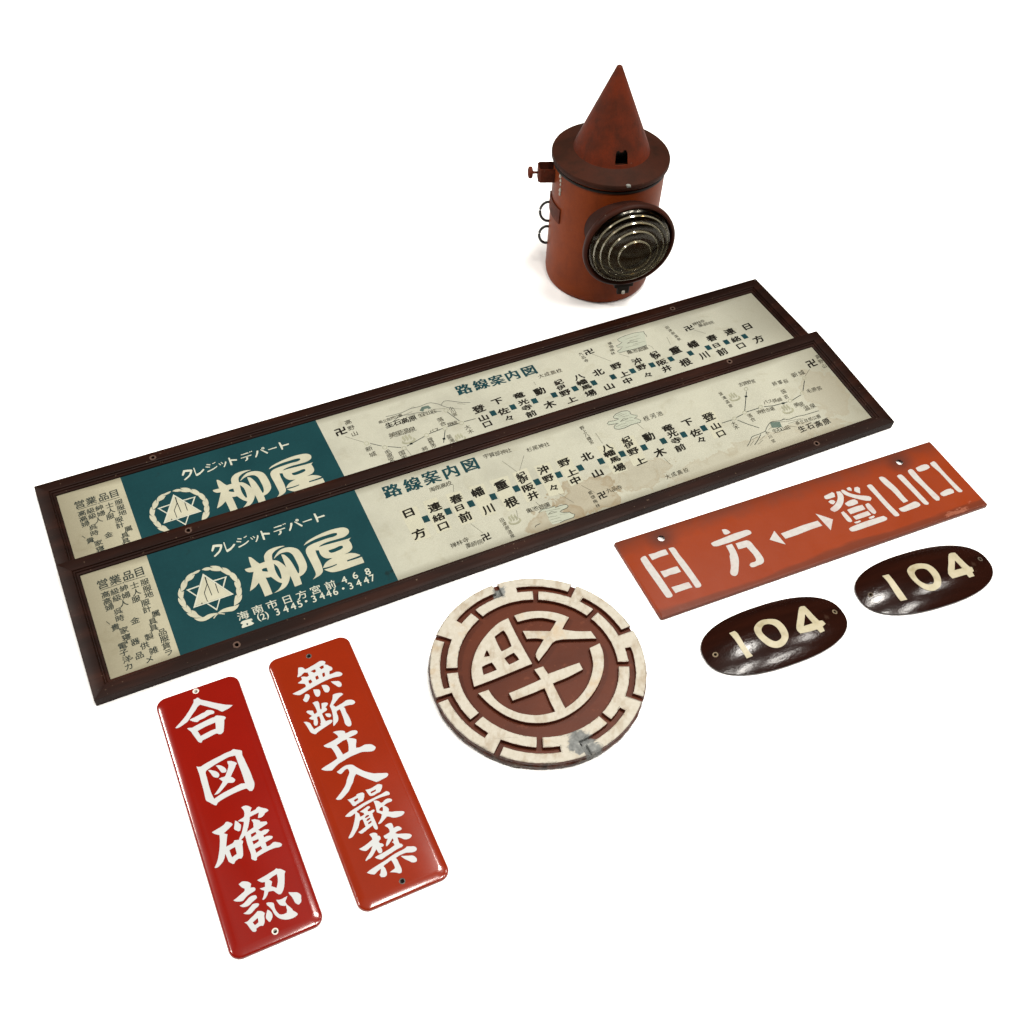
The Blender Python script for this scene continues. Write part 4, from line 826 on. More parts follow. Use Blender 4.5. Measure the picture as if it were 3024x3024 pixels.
def mat_ridge():
    g = N('ridge_highlight_glass')
    tr = g.n('ShaderNodeBsdfTransparent'); tr.inputs[0].default_value = (.80, .76, .66, 1)
    df = g.n('ShaderNodeBsdfDiffuse'); df.inputs[0].default_value = (.33, .30, .205, 1)  # pale diffuse share paints in the brightness of the refracting rings
    gl = g.n('ShaderNodeBsdfGlossy'); gl.inputs['Roughness'].default_value = .12; gl.inputs['Color'].default_value = (1, .96, .84, 1)
    fr = g.n('ShaderNodeFresnel'); fr.inputs['IOR'].default_value = 1.7
    m1 = g.n('ShaderNodeMixShader'); m1.inputs[0].default_value = .30; m2 = g.n('ShaderNodeMixShader')
    g.L(tr.outputs[0], m1.inputs[1]); g.L(df.outputs[0], m1.inputs[2]); g.L(fr.outputs[0], m2.inputs[0]); g.L(m1.outputs[0], m2.inputs[1]); g.L(gl.outputs[0], m2.inputs[2])
    g.L(m2.outputs[0], g.out.inputs['Surface']); g.t.nodes.remove(g.p)
    return g.m
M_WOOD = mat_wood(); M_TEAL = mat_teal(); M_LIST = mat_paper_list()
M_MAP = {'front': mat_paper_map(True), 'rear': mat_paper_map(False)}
M_INK = mat_print('black_ink', (.0105, .0085, .0068)); M_INK2 = mat_print('black_ink_bold', (.02, .018, .015))
M_SMALL = mat_print('thin_grey_ink', (.020, .018, .014), fade=(.12, .105, .075)); M_LISTINK = mat_print('blue_black_ink', (.018, .026, .026), fade=(.075, .075, .058))
M_PALE = mat_print('pale_raised_ink', (.30, .29, .22)); M_WHITEP = mat_print('white_print', (.46, .455, .40), var=.06); M_CREAM = mat_print('cream_print', (.425, .402, .325), var=.1)
M_TEALINK = mat_print('teal_ink', (.0085, .040, .050)); M_ROUTE = mat_print('route_line_ink', (.010, .017, .018)); M_THIN = mat_print('hairline_ink', (.06, .054, .042))
M_TEALPALE = mat_print('washed_teal_ink', (.10, .135, .12)); M_FILL = mat_print('water_wash', (.35, .36, .31), var=.06); M_SLIP = mat_print('paper_slip', (.415, .396, .326), var=.05)
M_DARK = plain('hole_shade', (.008, .006, .005), .9)

# ------------------------------------------------------------------ lettering from Blender's own bundled font
_gl = {}
def glyph(ch, off):
    k = (ch, off)
    if k not in _gl:
        cu = bpy.data.curves.new('tmp', 'FONT'); cu.body = ch; cu.size = 1; cu.offset = off; cu.resolution_u = 3; cu.fill_mode = 'FRONT'
        ob = bpy.data.objects.new('tmp', cu); C.objects.link(ob)
        dg = bpy.context.evaluated_depsgraph_get(); dg.update()
        me = bpy.data.meshes.new_from_object(ob.evaluated_get(dg))
        vsx = [v.co.x for v in me.vertices]; vsy = [v.co.y for v in me.vertices]
        cxx, cyy = ((min(vsx)+max(vsx))/2, (min(vsy)+max(vsy))/2) if vsx else (0, 0)
        _gl[k] = ([(v.co.x-cxx, v.co.y-cyy) for v in me.vertices], [tuple(p.vertices) for p in me.polygons])
        bpy.data.meshes.remove(me); bpy.data.objects.remove(ob); bpy.data.curves.remove(cu)
    return _gl[k]
def put(bm, ch, x, y, w_, h_, off, z=0, shear=0, em=1.0):
    vs_, fs = glyph(ch, off)
    nv = [bm.verts.new((x+a*w_*em, y+(b_+shear*a)*h_*em, z)) for a, b_ in vs_]
    for f in fs:
        try: bm.faces.new([nv[i] for i in f])
        except ValueError: pass
# weight (em): how far the strokes are thickened; slant of the horizontal strokes; em scale
STYLE = dict(ink=(.036, .10, 1.10), ink2=(.020, .10, 1.06), small=(.006, .10, 1.06), list=(.022, .06, 1.16), title=(.042, 0, 1.10), white=(.010, 0, 1.08), digit=(.014, 0, 1.0), pale=(.0, 0, 1.0))
def text_layer(rows, layers, dz=0):
    bm = bmesh.new()
    for lay, s, u1, v1, u2, v2, w_, h_ in rows:
        if lay not in layers: continue
        off, sh, em = STYLE[lay]
        for i, ch in enumerate(s):
            k = i/(len(s)-1) if len(s) > 1 else 0
            x, y = (u1+(u2-u1)*k)*1e-3, (v1+(v2-v1)*k)*1e-3
            if lay in ('ink', 'small', 'list'):
                x += random.uniform(-.15, .15)*1e-3; y += random.uniform(-.15, .15)*1e-3
            if off == 0: sh_ = [(0, 0)]
            elif lay == 'title': sh_ = [(-off, 0), (0, 0), (off, 0), (-off/2, off*.3), (off/2, -off*.3)]
            else: sh_ = [(0, 0), (-off, -off*.35), (off, off*.35), (-off*.3, off*.8), (off*.3, -off*.8)]
            for n_, (qx, qy) in enumerate(sh_):
                put(bm, ch, x+qx*w_*1e-3, y+qy*h_*1e-3, w_*1e-3, h_*1e-3*(.90 if lay == 'ink' else 1), 0, dz+n_*4e-6, sh, em)
    return bm
def line_bm(bm, path, w_, closed, z=0):
    """a flat ribbon along a path; shallow mitres"""
    P = [Vector(p) for p in path]; n = len(P); L_, R_ = [], []
    for i, p in enumerate(P):
        a = P[(i-1) % n] if (closed or i) else p; c = P[(i+1) % n] if (closed or i < n-1) else p
        d = (c-a)
        if d.length < 1e-9: d = Vector((1, 0))
        d.normalize(); nn = Vector((-d.y, d.x))*w_/2
        if not closed and i in (0, n-1): p = p + d*(w_*.3)*(1 if i else -1)
        L_.append(bm.verts.new((p.x+nn.x, p.y+nn.y, z))); R_.append(bm.verts.new((p.x-nn.x, p.y-nn.y, z)))
    for i in range(n if closed else n-1):
        j = (i+1) % n
        try: bm.faces.new((L_[i], R_[i], R_[j], L_[j]))
        except ValueError: pass
def line_layer(rows, lay, dz=0):
    bm = bmesh.new()
    for l, w_, cl, s in rows:
        if l == lay: line_bm(bm, pts(s), w_*.85e-3, cl, dz)
    return bm
def lift(bm, z):
    for v in bm.verts: v.co.z += z
    return bm
def up_faces(bm):
    for f in bm.faces:
        f.normal_update()
        if f.normal.z < 0: f.normal_flip()
    return bm
def flat_obj(name, bm, mat, parent, z):
    lift(bm, z); up_faces(bm)
    me = bpy.data.meshes.new(name); bm.to_mesh(me); bm.free()
    return link(name, me, mat, parent)
def clip_v(bm, v0):
    bmesh.ops.bisect_plane(bm, geom=bm.verts[:]+bm.edges[:]+bm.faces[:], plane_co=(0, v0, 0), plane_no=(0, -1, 0), clear_outer=True)
    return bm

# ------------------------------------------------------------------ floor
bm = bmesh.new(); box(bm, -9, 9, -6, 14, -.05, 0)
tag(from_bm('floor', bm, mat_floor()), 'plain white floor sheet under all the signs and the lantern', None, None, 'structure')

# ------------------------------------------------------------------ framed route signs
SL_, SH_, ST_ = 1.0124, .1770, .0126
PROF = [(0, 0), (0, 11.6), (.3, 12.3), (1.0, 12.6), (13.4, 12.6), (14.1, 12.1), (14.5, 10.7), (15.4, 10.9), (16.3, 10.3), (16.9, 8.9), (18.2, 8.9), (19.5, 8.5), (20, 7.7), (20, 0)]
def rail(side, parent, holes):
    bm = bmesh.new(); A, B = [], []
    for d, z in PROF:
        d *= 1e-3; z *= 1e-3; e = .00012
        if side == 0: a, b_ = (d+e, d, z), (SL_-d-e, d, z)
        if side == 1: a, b_ = (SL_-d, d+e, z), (SL_-d, SH_-d-e, z)
        if side == 2: a, b_ = (SL_-d-e, SH_-d, z), (d+e, SH_-d, z)
        if side == 3: a, b_ = (d, SH_-d-e, z), (d, d+e, z)
        A.append(bm.verts.new(a)); B.append(bm.verts.new(b_))
    n = len(A)
    for i in range(n): bm.faces.new((A[i], A[(i+1) % n], B[(i+1) % n], B[i]))
    bm.faces.new(A[::-1]); bm.faces.new(B)
    o = from_bm('frame_rail', bm, [M_WOOD, M_DARK], parent, angle=.5)
    cs = [cutter(parent, x*1e-3, y*1e-3, .0023, .004, .02) for x, y in holes if (side == 0 and y < 20) or (side == 2 and y > 150)]
    if cs:
        boolean(o, cs)
        for x, y in holes:
            if (side == 0 and y < 20) or (side == 2 and y > 150):
                b2 = lathe([(.0021, .0), (.0024, .0003), (.0036, .0003), (.0040, 0)], 18)
                for v in b2.verts: v.co += Vector((x*1e-3, y*1e-3, .01262)) + Vector((random.uniform(-.3, .3), random.uniform(-.3, .3), 0))*1e-3
                from_bm('screw_hole_rim', b2, plain('worn_hole_edge', (.055, .026, .015), .7), o)
    return o
def route_sign(which, M, label, rows, squares, lines, holes, dU, dV, wrinkle):
    root = empty('framed_route_sign', M, label, 'framed sign', 'framed railway route signs')
    for s in range(4): rail(s, root, holes)
    bm = bmesh.new(); box(bm, .0203, SL_-.0203, .0203, SH_-.0203, .001, .0066); from_bm('backing_board', bm, plain('brown_backing', (.08, .06, .04), .9), root)
    z0 = .0070
    def sheet(x0, x1, y0, y1, z):
        b2 = bmesh.new(); b2.faces.new([b2.verts.new(p) for p in ((x0, y0, z), (x1, y0, z), (x1, y1, z), (x0, y1, z))]); return b2
    x0, x1, y0, y1 = .0202, SL_-.0202, .0202, SH_-.0202
    # list of goods on the left, teal advertisement, map on the right: butted end to end
    lst = flat_obj('goods_list_panel', sheet(x0, .0918+dU, y0, y1, 0), M_LIST, root, z0)
    adv = flat_obj('advertisement_panel', sheet(.0918+dU, .3352+dU*.3, y0, y1, 0), M_TEAL, root, z0)
    mp = flat_obj('map_panel', sheet(.3352+dU*.3, x1, y0, y1, 0), M_MAP[which], root, z0)
    sh = Vector((dU, dV, 0))
    def moved(bm_):
        for v in bm_.verts: v.co += sh
        if which == 'rear': clip_v(bm_, .0215)
        return bm_
    def rows_obj(nm, rws, mat, par, z, mv=False):
        b_ = text_layer(rws, {r[0] for r in rws})
        if mv: b_ = moved(b_)
        if len(b_.faces): flat_obj(nm, b_, mat, par, z)
        else: b_.free()
    def polys_obj(nm, groups, mat, z):
        b_ = moved(poly_mesh(groups))
        if len(b_.faces): flat_obj(nm, b_, mat, adv, z)
        else: b_.free()
    fr = TEXT_FRONT                                                  # both boards carry the same list and advertisement
    for r in fr:
        if r[0] == 'list': rows_obj('list_character', [r], M_LISTINK, lst, z0+.00012, True)
    for r in LINES_FRONT:
        if r[0] == 'list': flat_obj('list_rule', moved(line_layer([r], 'list')), M_LISTINK, lst, z0+.00014)
    g = shape_groups('fp_cream'); gw = shape_groups('fp_white')
    for q in g[:2]: polys_obj('shop_name_character', [q], M_CREAM, z0+.00020)
    polys_obj('crest_triangle', [g[2]], M_CREAM, z0+.00022)
    for q in g[3:]: polys_obj('wreath_leaf', [q], M_CREAM, z0+.00022)
    k = 0
    for n_ in (1, 1, 5, 3, 1, 5, 4, 1, 1):
        kk = gw[0][k:k+n_]; k += n_
        polys_obj('katakana_character', [[p] for p in kk] if n_ != 4 else [[kk[0]], [kk[1]], [kk[2], kk[3]]], M_WHITEP, z0+.00024)
    polys_obj('crest_outline', [gw[1]], M_WHITEP, z0+.00018)
    polys_obj('crest_outline', [[p] for p in gw[2]], M_WHITEP, z0+.00017)
    polys_obj('crest_ink_lines', shape_groups('fp_ink', False)[1:], M_ROUTE, z0+.00034)
    if which == 'front':
        flat_obj('telephone_mark', moved(poly_mesh(gw[-1:])), M_WHITEP, adv, z0+.00024)
        for r in fr:
            if r[0] in ('white', 'digit'): rows_obj('address_character', [r], M_WHITEP, adv, z0+.00024)
        for s in SLIPS:
            b2 = bmesh.new(); b2.faces.new([b2.verts.new((*p, 0)) for p in pts(s)])
            flat_obj('name_slip', b2, M_SLIP, mp, z0+.00008)
    ink = [r for r in rows if r[0] == 'ink' and r[1] != '卍']; k = 0
    for n_ in ((2, 3, 3, 2, 2, 4, 3, 3, 2, 4, 4, 2, 4, 3, 3) if which == 'front' else (3, 3, 4, 2, 4, 4, 2, 3, 3, 4, 2, 2, 3, 3, 2)):
        rows_obj('station_name', ink[k:k+n_], M_INK, mp, z0+.00026); k += n_
    for r in rows:
        if r[0] == 'title': rows_obj('title_character', [r], M_TEALINK, mp, z0+.00020)
        if r[1] == '卍': rows_obj('temple_mark', [r], M_INK, mp, z0+.00026)
        if r[0] == 'ink2': rows_obj('plateau_name', [r], M_INK, mp, z0+.00026)
        if r[0] == 'small': rows_obj('place_name', [r], M_SMALL, mp, z0+.00022)
        if r[0] == 'pale': rows_obj('hot_spring_mark', [r], M_PALE, mp, z0+.00016)
    for x, y in squares:
        b2 = bmesh.new(); a = random.uniform(-.04, .04); hx, hy = .0038, .0046
        b2.faces.new([b2.verts.new((x*1e-3+p*hx*math.cos(a)-q*hy*math.sin(a), y*1e-3+p*hx*math.sin(a)+q*hy*math.cos(a), 0)) for p, q in ((-1, -1), (1, -1), (1, 1), (-1, 1))])
        flat_obj('station_square', b2, M_TEALINK, mp, z0+.00018)
    fills = [[pts(s)] for l, w_, cl, s in lines if l == 'fillpale']
    for f_ in fills: flat_obj('pond_wash', clip_v(poly_mesh([f_]), .0208), M_FILL, mp, z0+.00012)
    for lay, nm, mt, dz in (('route', 'route_line', M_ROUTE, .00016), ('thin', 'pointer_line', M_THIN, .00014), ('pale', 'stop_ring', M_PALE, .00018), ('tealpale', 'hill_wash', M_TEALPALE, .00010)):
        for r in lines:
            if r[0] == lay:
                b2 = clip_v(line_layer([r], lay), .0208)
                if len(b2.faces): flat_obj(nm, b2, mt, mp, z0+dz)
                else: b2.free()
    b2 = bmesh.new(); box(b2, x0, x1, y0, y1, .0077, .0080); from_bm('clear_sheet', b2, mat_glass(wrinkle), root)
    return root
FR = pose((-.40462, .55767, 0), (.87631, .48175, .00012), (-.48045, .87394, .07345), (.03528, -.06442, .9973))
RR = pose((-.47069, .67625, 0), (.87390, .48611, 0), (-.48611, .87390, 0), (0, 0, 1))
route_sign('front', FR, 'brown framed route sign in front, propped on the other, whole teal advertisement showing', TEXT_FRONT, SQUARES_FRONT, LINES_FRONT, HOLES['front'], 0, 0, 0)
route_sign('rear', RR, 'brown framed route sign nearest the lantern, its lower edge hidden under the other frame', TEXT_REAR, SQUARES_REAR, LINES_REAR, HOLES['rear'], .0019, -.0040, 0)

# ------------------------------------------------------------------ red enamel notice plates
def rrect(w_, h_, r, n=8):
    out = []
    for cx, cy, a0 in ((w_/2-r, h_/2-r, 0), (-w_/2+r, h_/2-r, PI/2), (-w_/2+r, -h_/2+r, PI), (w_/2-r, -h_/2+r, 1.5*PI)):
        for k in range(n+1):
            a = a0+PI/2*k/n; out.append((cx+r*math.cos(a), cy+r*math.sin(a)))
    return out
PLATE_Z = .0046
def plate_prof(t):
    """height over distance from the edge: rounded lip, flat sloping facet, soft break to the flat field"""
    P_ = ((0, .0010), (.03, .0019), (.08, .0026), (.16, .0030), (.30, .0034), (.50, .0038), (.70, .0042), (.85, .0044), (1, PLATE_Z))
    for (a, p), (b_, q) in zip(P_, P_[1:]):
        if t <= b_: return p+(q-p)*(t-a)/(b_-a)
    return PLATE_Z
def plate_z(x, y, w_, h_, mrg=.0085):
    d = min(w_/2-abs(x), h_/2-abs(y)); return plate_prof(max(0, min(1, d/mrg)))
def enamel_plate(M, w_, h_, key, mat, eye, holes, label, rough_eye):
    root = empty('enamel_notice_plate', M, label, 'enamel sign', 'red enamel notice plates')
    bm = bmesh.new(); rings = []; r0 = .0105; mrg = .0085
    prof = [(0, 0), (0, .0008)] + [(mrg*t, plate_prof(t)) for t in (.03, .08, .16, .30, .5, .7, .85, 1)]
    for d, z in prof:
        rings.append([bm.verts.new((x, y, z)) for x, y in rrect(w_-2*d, h_-2*d, max(r0-d*.6, .002))])
    n = len(rings[0])
    for a, b_ in zip(rings, rings[1:]):
        for i in range(n): bm.faces.new((a[i], a[(i+1) % n], b_[(i+1) % n], b_[i]))
    bm.faces.new(rings[-1]); bm.faces.new(rings[0][::-1])
    o = from_bm('plate', bm, mat, root, angle=.6)
    holes = [(x, y-math.copysign(.7, y)) for x, y in holes]
    boolean(o, [cutter(root, x*1e-3, y*1e-3, .0021, -.01, .02) for x, y in holes])
    for x, y in holes:
        b2 = lathe([(.0018, -.0047), (.0018, .0001), (.0021, .0004), (.0028, .0004), (.0034, -.0001), (.0035, -.0016)], 28)
        for v in b2.verts: v.co += Vector((x*1e-3, y*1e-3, PLATE_Z-.00025))
        from_bm('eyelet', b2, eye, root, angle=.9)
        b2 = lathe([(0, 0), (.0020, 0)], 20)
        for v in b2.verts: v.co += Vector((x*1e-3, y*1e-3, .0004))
        from_bm('eyelet_shade_disc', b2, M_DARK, root)  # dark disc across the open hole, standing in for the shade inside
    for g in shape_groups(key):
        b2 = drape(poly_mesh([[p] for p in g]) if False else poly_mesh([g], .00012), lambda x, y: plate_z(x, y, w_, h_)+.00012, .006)
        from_bm('painted_character', b2, M_WENAMEL, root)
M_WENAMEL = mat_white_enamel()
enamel_plate(flat_pose(-.24376, .46162, .49186), .0850, .28337, 'e1', mat_enamel('crimson_enamel', (.168, .0052, .0022), (.110, .0045, .0028)), plain('steel_eyelet', (.50, .48, .43), .35), HOLES['e1'],
    'narrow crimson enamel notice plate with four large white characters, leftmost of the pair', .3)
enamel_plate(flat_pose(-.13825, .51548, .48906), .0887, .29055, 'e2', mat_enamel('vermilion_enamel', (.180, .0138, .0027), (.118, .0115, .0036)), plain('blackened_eyelet', (.05, .045, .038), .4, .3), HOLES['e2'],
    'narrow orange red enamel notice plate with six white characters, next to the round emblem', .3)

# ------------------------------------------------------------------ orange red destination plate
root = empty('destination_plate', flat_pose(.34957, .86767, .46772), 'orange red rectangular plate with white stencilled characters and a two headed arrow', 'station sign')
RW, RH = .45532, .11531
bm = bmesh.new(); rings = []
for d, z in ((0, 0), (0, .0030), (.0003, .0040), (.0012, .0047), (.0028, .0050)):
    rings.append([bm.verts.new((x, y, z)) for x, y in rrect(RW-2*d, RH-2*d, max(.0022-d*.5, .0006), 4)])
n = len(rings[0])
for a, b_ in zip(rings, rings[1:]):
    for i in range(n): bm.faces.new((a[i], a[(i+1) % n], b_[(i+1) % n], b_[i]))
bm.faces.new(rings[-1]); bm.faces.new(rings[0][::-1])
o = from_bm('plate', bm, mat_red_sign(), root, angle=.5)
bm = bmesh.new(); box(bm, -RW/2+.0012, RW/2-.0012, -RH/2+.0012, RH/2-.0012, -.01, .0040)
boolean(o, [from_bm('cut', bm, None, root)])
boolean(o, [cutter(root, hx*1e-3, hy*1e-3, .0043, -.01, .02, 28) for hx, hy in HOLES['red']])
M_ST = mat_stencil()
grp = shape_groups('red', True)
names = ('stencilled_character', 'stencilled_character', None, 'stencilled_character')
def red_obj(nm, polys):
    b2 = poly_mesh([[p] for p in polys], .0001)
    from_bm(nm, lift(b2, .00512), M_ST, root)
red_obj('stencilled_character', grp[0]); red_obj('stencilled_character', grp[1]); red_obj('stencilled_arrow', [pts(s) for s in SHAPES['red'][2][:3]]); red_obj('stencilled_character', grp[2][3:])
red_obj('stencilled_character', [grp[3][i] for i in (0, 1, 2, 4)]); red_obj('stencilled_character', [grp[3][i] for i in (3, 5, 6, 7)])

# ------------------------------------------------------------------ round cast emblem
root = empty('round_emblem', flat_pose(.03904, .63586, 0), 'round cast emblem with raised cream fretwork on red brown, chipped at the rim', 'emblem')
prof = [(0, .0), (.1120, 0), (.1140, .0015), (.1146, .004), (.1146, .0078), (.1138, .0090), (.060, .0090), (0, .0090)]
bm = lathe(prof, 180)
for v in bm.verts:
    r = math.hypot(v.co.x, v.co.y)
    if r > .11:
        a = math.atan2(v.co.y, v.co.x)
        k = 1+.0035*math.sin(a*7+1)*math.sin(a*17)+random.uniform(-.003, .0015)*(1.6 if -2.6 < a < .2 else .7)
        v.co.x *= k; v.co.y *= k
M_EG = mat_emblem_ground(); M_EC = mat_emblem_cream()
disc = from_bm('disc', bm, M_EG, root, angle=.7)
hx, hy = .0456, -.0880
boolean(disc, [cutter(root, hx, hy, .0024, -.01, .03)])
def polar(r, a): return (r*math.cos(math.radians(a)), r*math.sin(math.radians(a)))
def arc(r, a0, a1):
    n = max(2, int(abs(a1-a0)/1.5)); return [polar(r, a0+(a1-a0)*k/n) for k in range(n+1)]
STUB = [94.0, 51.5, 5.8, -39.0, -86.8, -131.2, -171.0, -220.5]
for k in range(8):
    p, q = STUB[k], STUB[(k+1) % 8] - (360 if k == 7 else 0)
    pl = arc(.0843, p-1.8, p-1.8) if False else [polar(.0843, p-1.8)]
    pl += arc(.0962, p-1.8, p-23.6)+arc(.1137, p-23.6, q-20.6)+arc(.1023, q-20.6, q+12)+arc(.0962, q+12, q+1.8)+arc(.0843, q+1.8, p-1.8)[:-1]
    b2 = lift(poly_mesh([[pl]], .0016, .0011), .0112)
    for v in b2.verts:
        v.co.x += random.uniform(-.2, .2)*1e-3; v.co.y += random.uniform(-.2, .2)*1e-3
    seg = from_bm('fret_segment', b2, M_EC, root)
    if k == 3: boolean(seg, [cutter(root, hx, hy, .0024, -.01, .03)])
for g in shape_groups('emb', True):
    b2 = lift(poly_mesh([g], .0016, .0011), .0112)
    from_bm('crest_figure', b2, M_EC, root)

# ------------------------------------------------------------------ oval number plates
OA, OB, ON = .0883, .0400, 2.4
def rho(u, v): return (abs(u/OA)**ON+abs(v/OB)**ON)**(1/ON)
def dome(u, v): return .003+.011*max(0, 1-rho(u, v)**2.3)
M_OVAL = mat_oval(); M_BRASS = mat_brass()
def oval_plate(key, x, y, th, holes, label, rim_col):
    root = empty('oval_number_plate', flat_pose(x, y, th), label, 'number plate', 'oval number plates')
    bm = bmesh.new(); rings = []; n = 120
    def ring(k, z, grow=0):
        vs_ = []
        for i in range(n):
            a = 2*PI*i/n; c, s = math.cos(a), math.sin(a)
            u = OA*math.copysign(abs(c)**(2/ON), c)*k; v = OB*math.copysign(abs(s)**(2/ON), s)*k
            vs_.append(bm.verts.new((u, v, z)))
        return vs_
    rings = [ring(.985, 0), ring(.998, .0012), ring(1.0, .0024)]
    for k in (.995, .985, .97, .95, .92, .88, .83, .77, .7, .62, .54, .45, .36, .27, .18, .09): rings.append(ring(k, .003+.011*(1-k**2.3)))
    for a, b_ in zip(rings, rings[1:]):
        for i in range(n): bm.faces.new((a[i], a[(i+1) % n], b_[(i+1) % n], b_[i]))
    bm.faces.new(rings[-1]); bm.faces.new(rings[0][::-1])
    o = from_bm('plate', bm, M_OVAL, root, angle=.7)
    boolean(o, [cutter(root, hx*1e-3, hy*1e-3, .0017, .001, .03) for hx, hy in holes])
    for hx, hy in holes:
        b2 = lathe([(.0016, -.001), (.0018, .0003), (.0028, .0003), (.0034, -.0004)], 20)
        z = dome(hx*1e-3, hy*1e-3)
        eps = .002; sx_ = (dome(hx*1e-3+eps, hy*1e-3)-dome(hx*1e-3-eps, hy*1e-3))/(2*eps)
        for v in b2.verts:
            v.co.z += z+sx_*v.co.x+random.uniform(0, .0002); v.co += Vector((hx*1e-3, hy*1e-3, 0))
        from_bm('screw_hole_rim', b2, plain('worn_wood_edge', rim_col, .7), root)
    for g in shape_groups(key, True):
        b2 = drape(poly_mesh([g], .00025), lambda u, v: dome(u, v)+.0003, .004)
        from_bm('numeral', b2, M_BRASS, root)
oval_plate('ovA', .2969, .7043, .444, HOLES['ovA'], 'dark brown oval plate numbered 104 nearer the round emblem, pale worn screw holes', (.15, .11, .065))
oval_plate('ovB', .4786, .7973, .410, HOLES['ovB'], 'dark brown oval plate numbered 104 at the far right, with darker screw holes', (.07, .05, .032))

# ------------------------------------------------------------------ signal lantern
LX, LY = .0968, 1.3284
root = empty('signal_lantern', Matrix.Translation((LX, LY, 0)), 'red tin signal lantern with pointed conical cap and ribbed round glass lens', 'lantern')
M_BODY = mat_lantern('orange_red_lantern_paint', (.166, .0295, .0052), (.076, .0145, .0044), .58, .5)
M_CAP = mat_lantern('sooty_red_cap_paint', (.094, .0148, .0048), (.026, .0085, .0046), .7, .6)
M_BRIM = mat_lantern('dark_brown_brim_paint', (.034, .0098, .0052), (.0145, .0064, .0038), .7, .62)
M_BEZ = mat_lantern('brown_red_bezel_paint', (.034, .0080, .0040), (.012, .0050, .0034), .7, .5)
M_LDARK = plain('black_iron', (.010, .0065, .005), .6, 0, .12); M_WIRE = plain('black_wire', (.006, .006, .006), .35)
M_STEEL = plain('bare_steel', (.32, .30, .26), .45)
R = .0747
body = from_bm('body', lathe([(0, .0), (R*.93, 0), (R*.965, .002), (R*.985, .006), (R, .012), (R, .1895), (R*.6, .191), (0, .191)], 96), M_BODY, root, angle=.6)
from_bm('brim', lathe([(.040, .1905), (.0770, .1880), (.0784, .1878), (.0790, .1890), (.0791, .1935), (.0785, .1950), (.074, .1962), (.060, .1995), (.050, .2025), (.046, .2040), (.040, .2035)], 96, True), [M_BRIM], root, angle=.9)
from_bm('collar_bead', lathe([(R-.001, .1800), (R+.0013, .1806), (R+.0018, .1822), (R+.0013, .1838), (R-.001, .1844)], 96), M_LDARK, root, angle=.9)
# the cap: shell with a two-lobed vent notch cut through
ap = Vector((-.0030, .001))
def cap_prof(r0, z0, zt, rt_):
    out = [(r0+.0022, z0-.0020), (r0+.0008, z0+.0008), (r0, z0+.004)]
    for k in range(1, 15):
        t = k/15; out.append((r0+(rt_-r0)*t, z0+.004+(zt-z0-.004)*t))
    out += [(rt_, zt), (rt_*.85, zt+.0018), (rt_*.5, zt+.0030), (0, zt+.0034)]
    return out
CZ, CT = .2030, .3125
po = cap_prof(.0494, CZ, CT, .0044)
pi_ = [(max(r-.0009, 0), z-.0012) for r, z in po]; pi_[-1] = (0, pi_[-1][1])
bm = lathe(po+pi_[::-1], 72)
bmesh.ops.remove_doubles(bm, verts=bm.verts[:], dist=1e-7)
for e in [e for e in bm.edges if e.is_boundary]: pass
bnd = [e for e in bm.edges if e.is_boundary]
if bnd: bmesh.ops.bridge_loops(bm, edges=bnd)
for v in bm.verts:
    k = max(0, (v.co.z-CZ)/(CT-CZ)); v.co.x += ap.x*k; v.co.y += ap.y*k
cap = from_bm('conical_cap', bm, [M_CAP, M_LDARK], root, angle=.5)
az = -1.325
nd = Vector((math.cos(az), math.sin(az), 0)); tdv = Vector((-math.sin(az), math.cos(az), 0))
notch = [(-.0088, -.002), (.0085, -.002), (.0080, .011), (.0060, .0150), (.0035, .0152), (.0010, .0128), (-.0018, .0130), (-.0040, .0148), (-.0062, .0142), (-.0076, .0110)]
bm = bmesh.new(); f0 = []; f1 = []
for x, z in notch:
    f0.append(bm.verts.new(tdv*x+Vector((0, 0, .2085+z))+nd*.025)); f1.append(bm.verts.new(tdv*x+Vector((0, 0, .2085+z))+nd*.07))
bm.faces.new(f0[::-1]); bm.faces.new(f1)
for i in range(len(f0)): bm.faces.new((f0[i], f0[(i+1) % len(f0)], f1[(i+1) % len(f0)], f1[i]))
boolean(cap, [from_bm('cut', bm, None, root)])
from_bm('chimney_tube', lathe([(0, .2046), (.030, .2046), (.030, .225), (.028, .225), (.028, .2056), (0, .2056)], 40), plain('sooty_tin', (.03, .026, .02), .8), root, angle=.6)
# lens housing facing the camera side
AZL, DL, ZL, RB = -1.267, .1069, .1224, .0632
Ml = Matrix.Translation((math.cos(AZL)*DL, math.sin(AZL)*DL, ZL)) @ Matrix.Rotation(AZL, 4, 'Z') @ Matrix.Rotation(PI/2, 4, 'Y')     # local z = outward
def place(bm, M_):
    for v in bm.verts: v.co = M_ @ v.co
    return bm
from_bm('lens_bezel', place(lathe([(RB*.80, -.0100), (RB*.90, -.0095), (RB*.975, -.0075), (RB, -.004), (RB*1.0, .0006), (RB*.985, .0022), (RB*.955, .0032), (RB*.93, .0028), (RB*.915, .0005), (RB*.91, -.006), (RB*.80, -.0085)], 96, True), Ml), M_BEZ, root, angle=.7)
from_bm('lens_tube', place(lathe([(RB*.74, -.075), (RB*.76, -.0095), (RB*.72, -.0095), (RB*.70, -.075)], 72, True), Ml), plain('tube_shade_paint', (.022, .0065, .0038), .7, 0, .1), root, angle=.7)  # dark tube colour stands in for the shadow behind the bezel
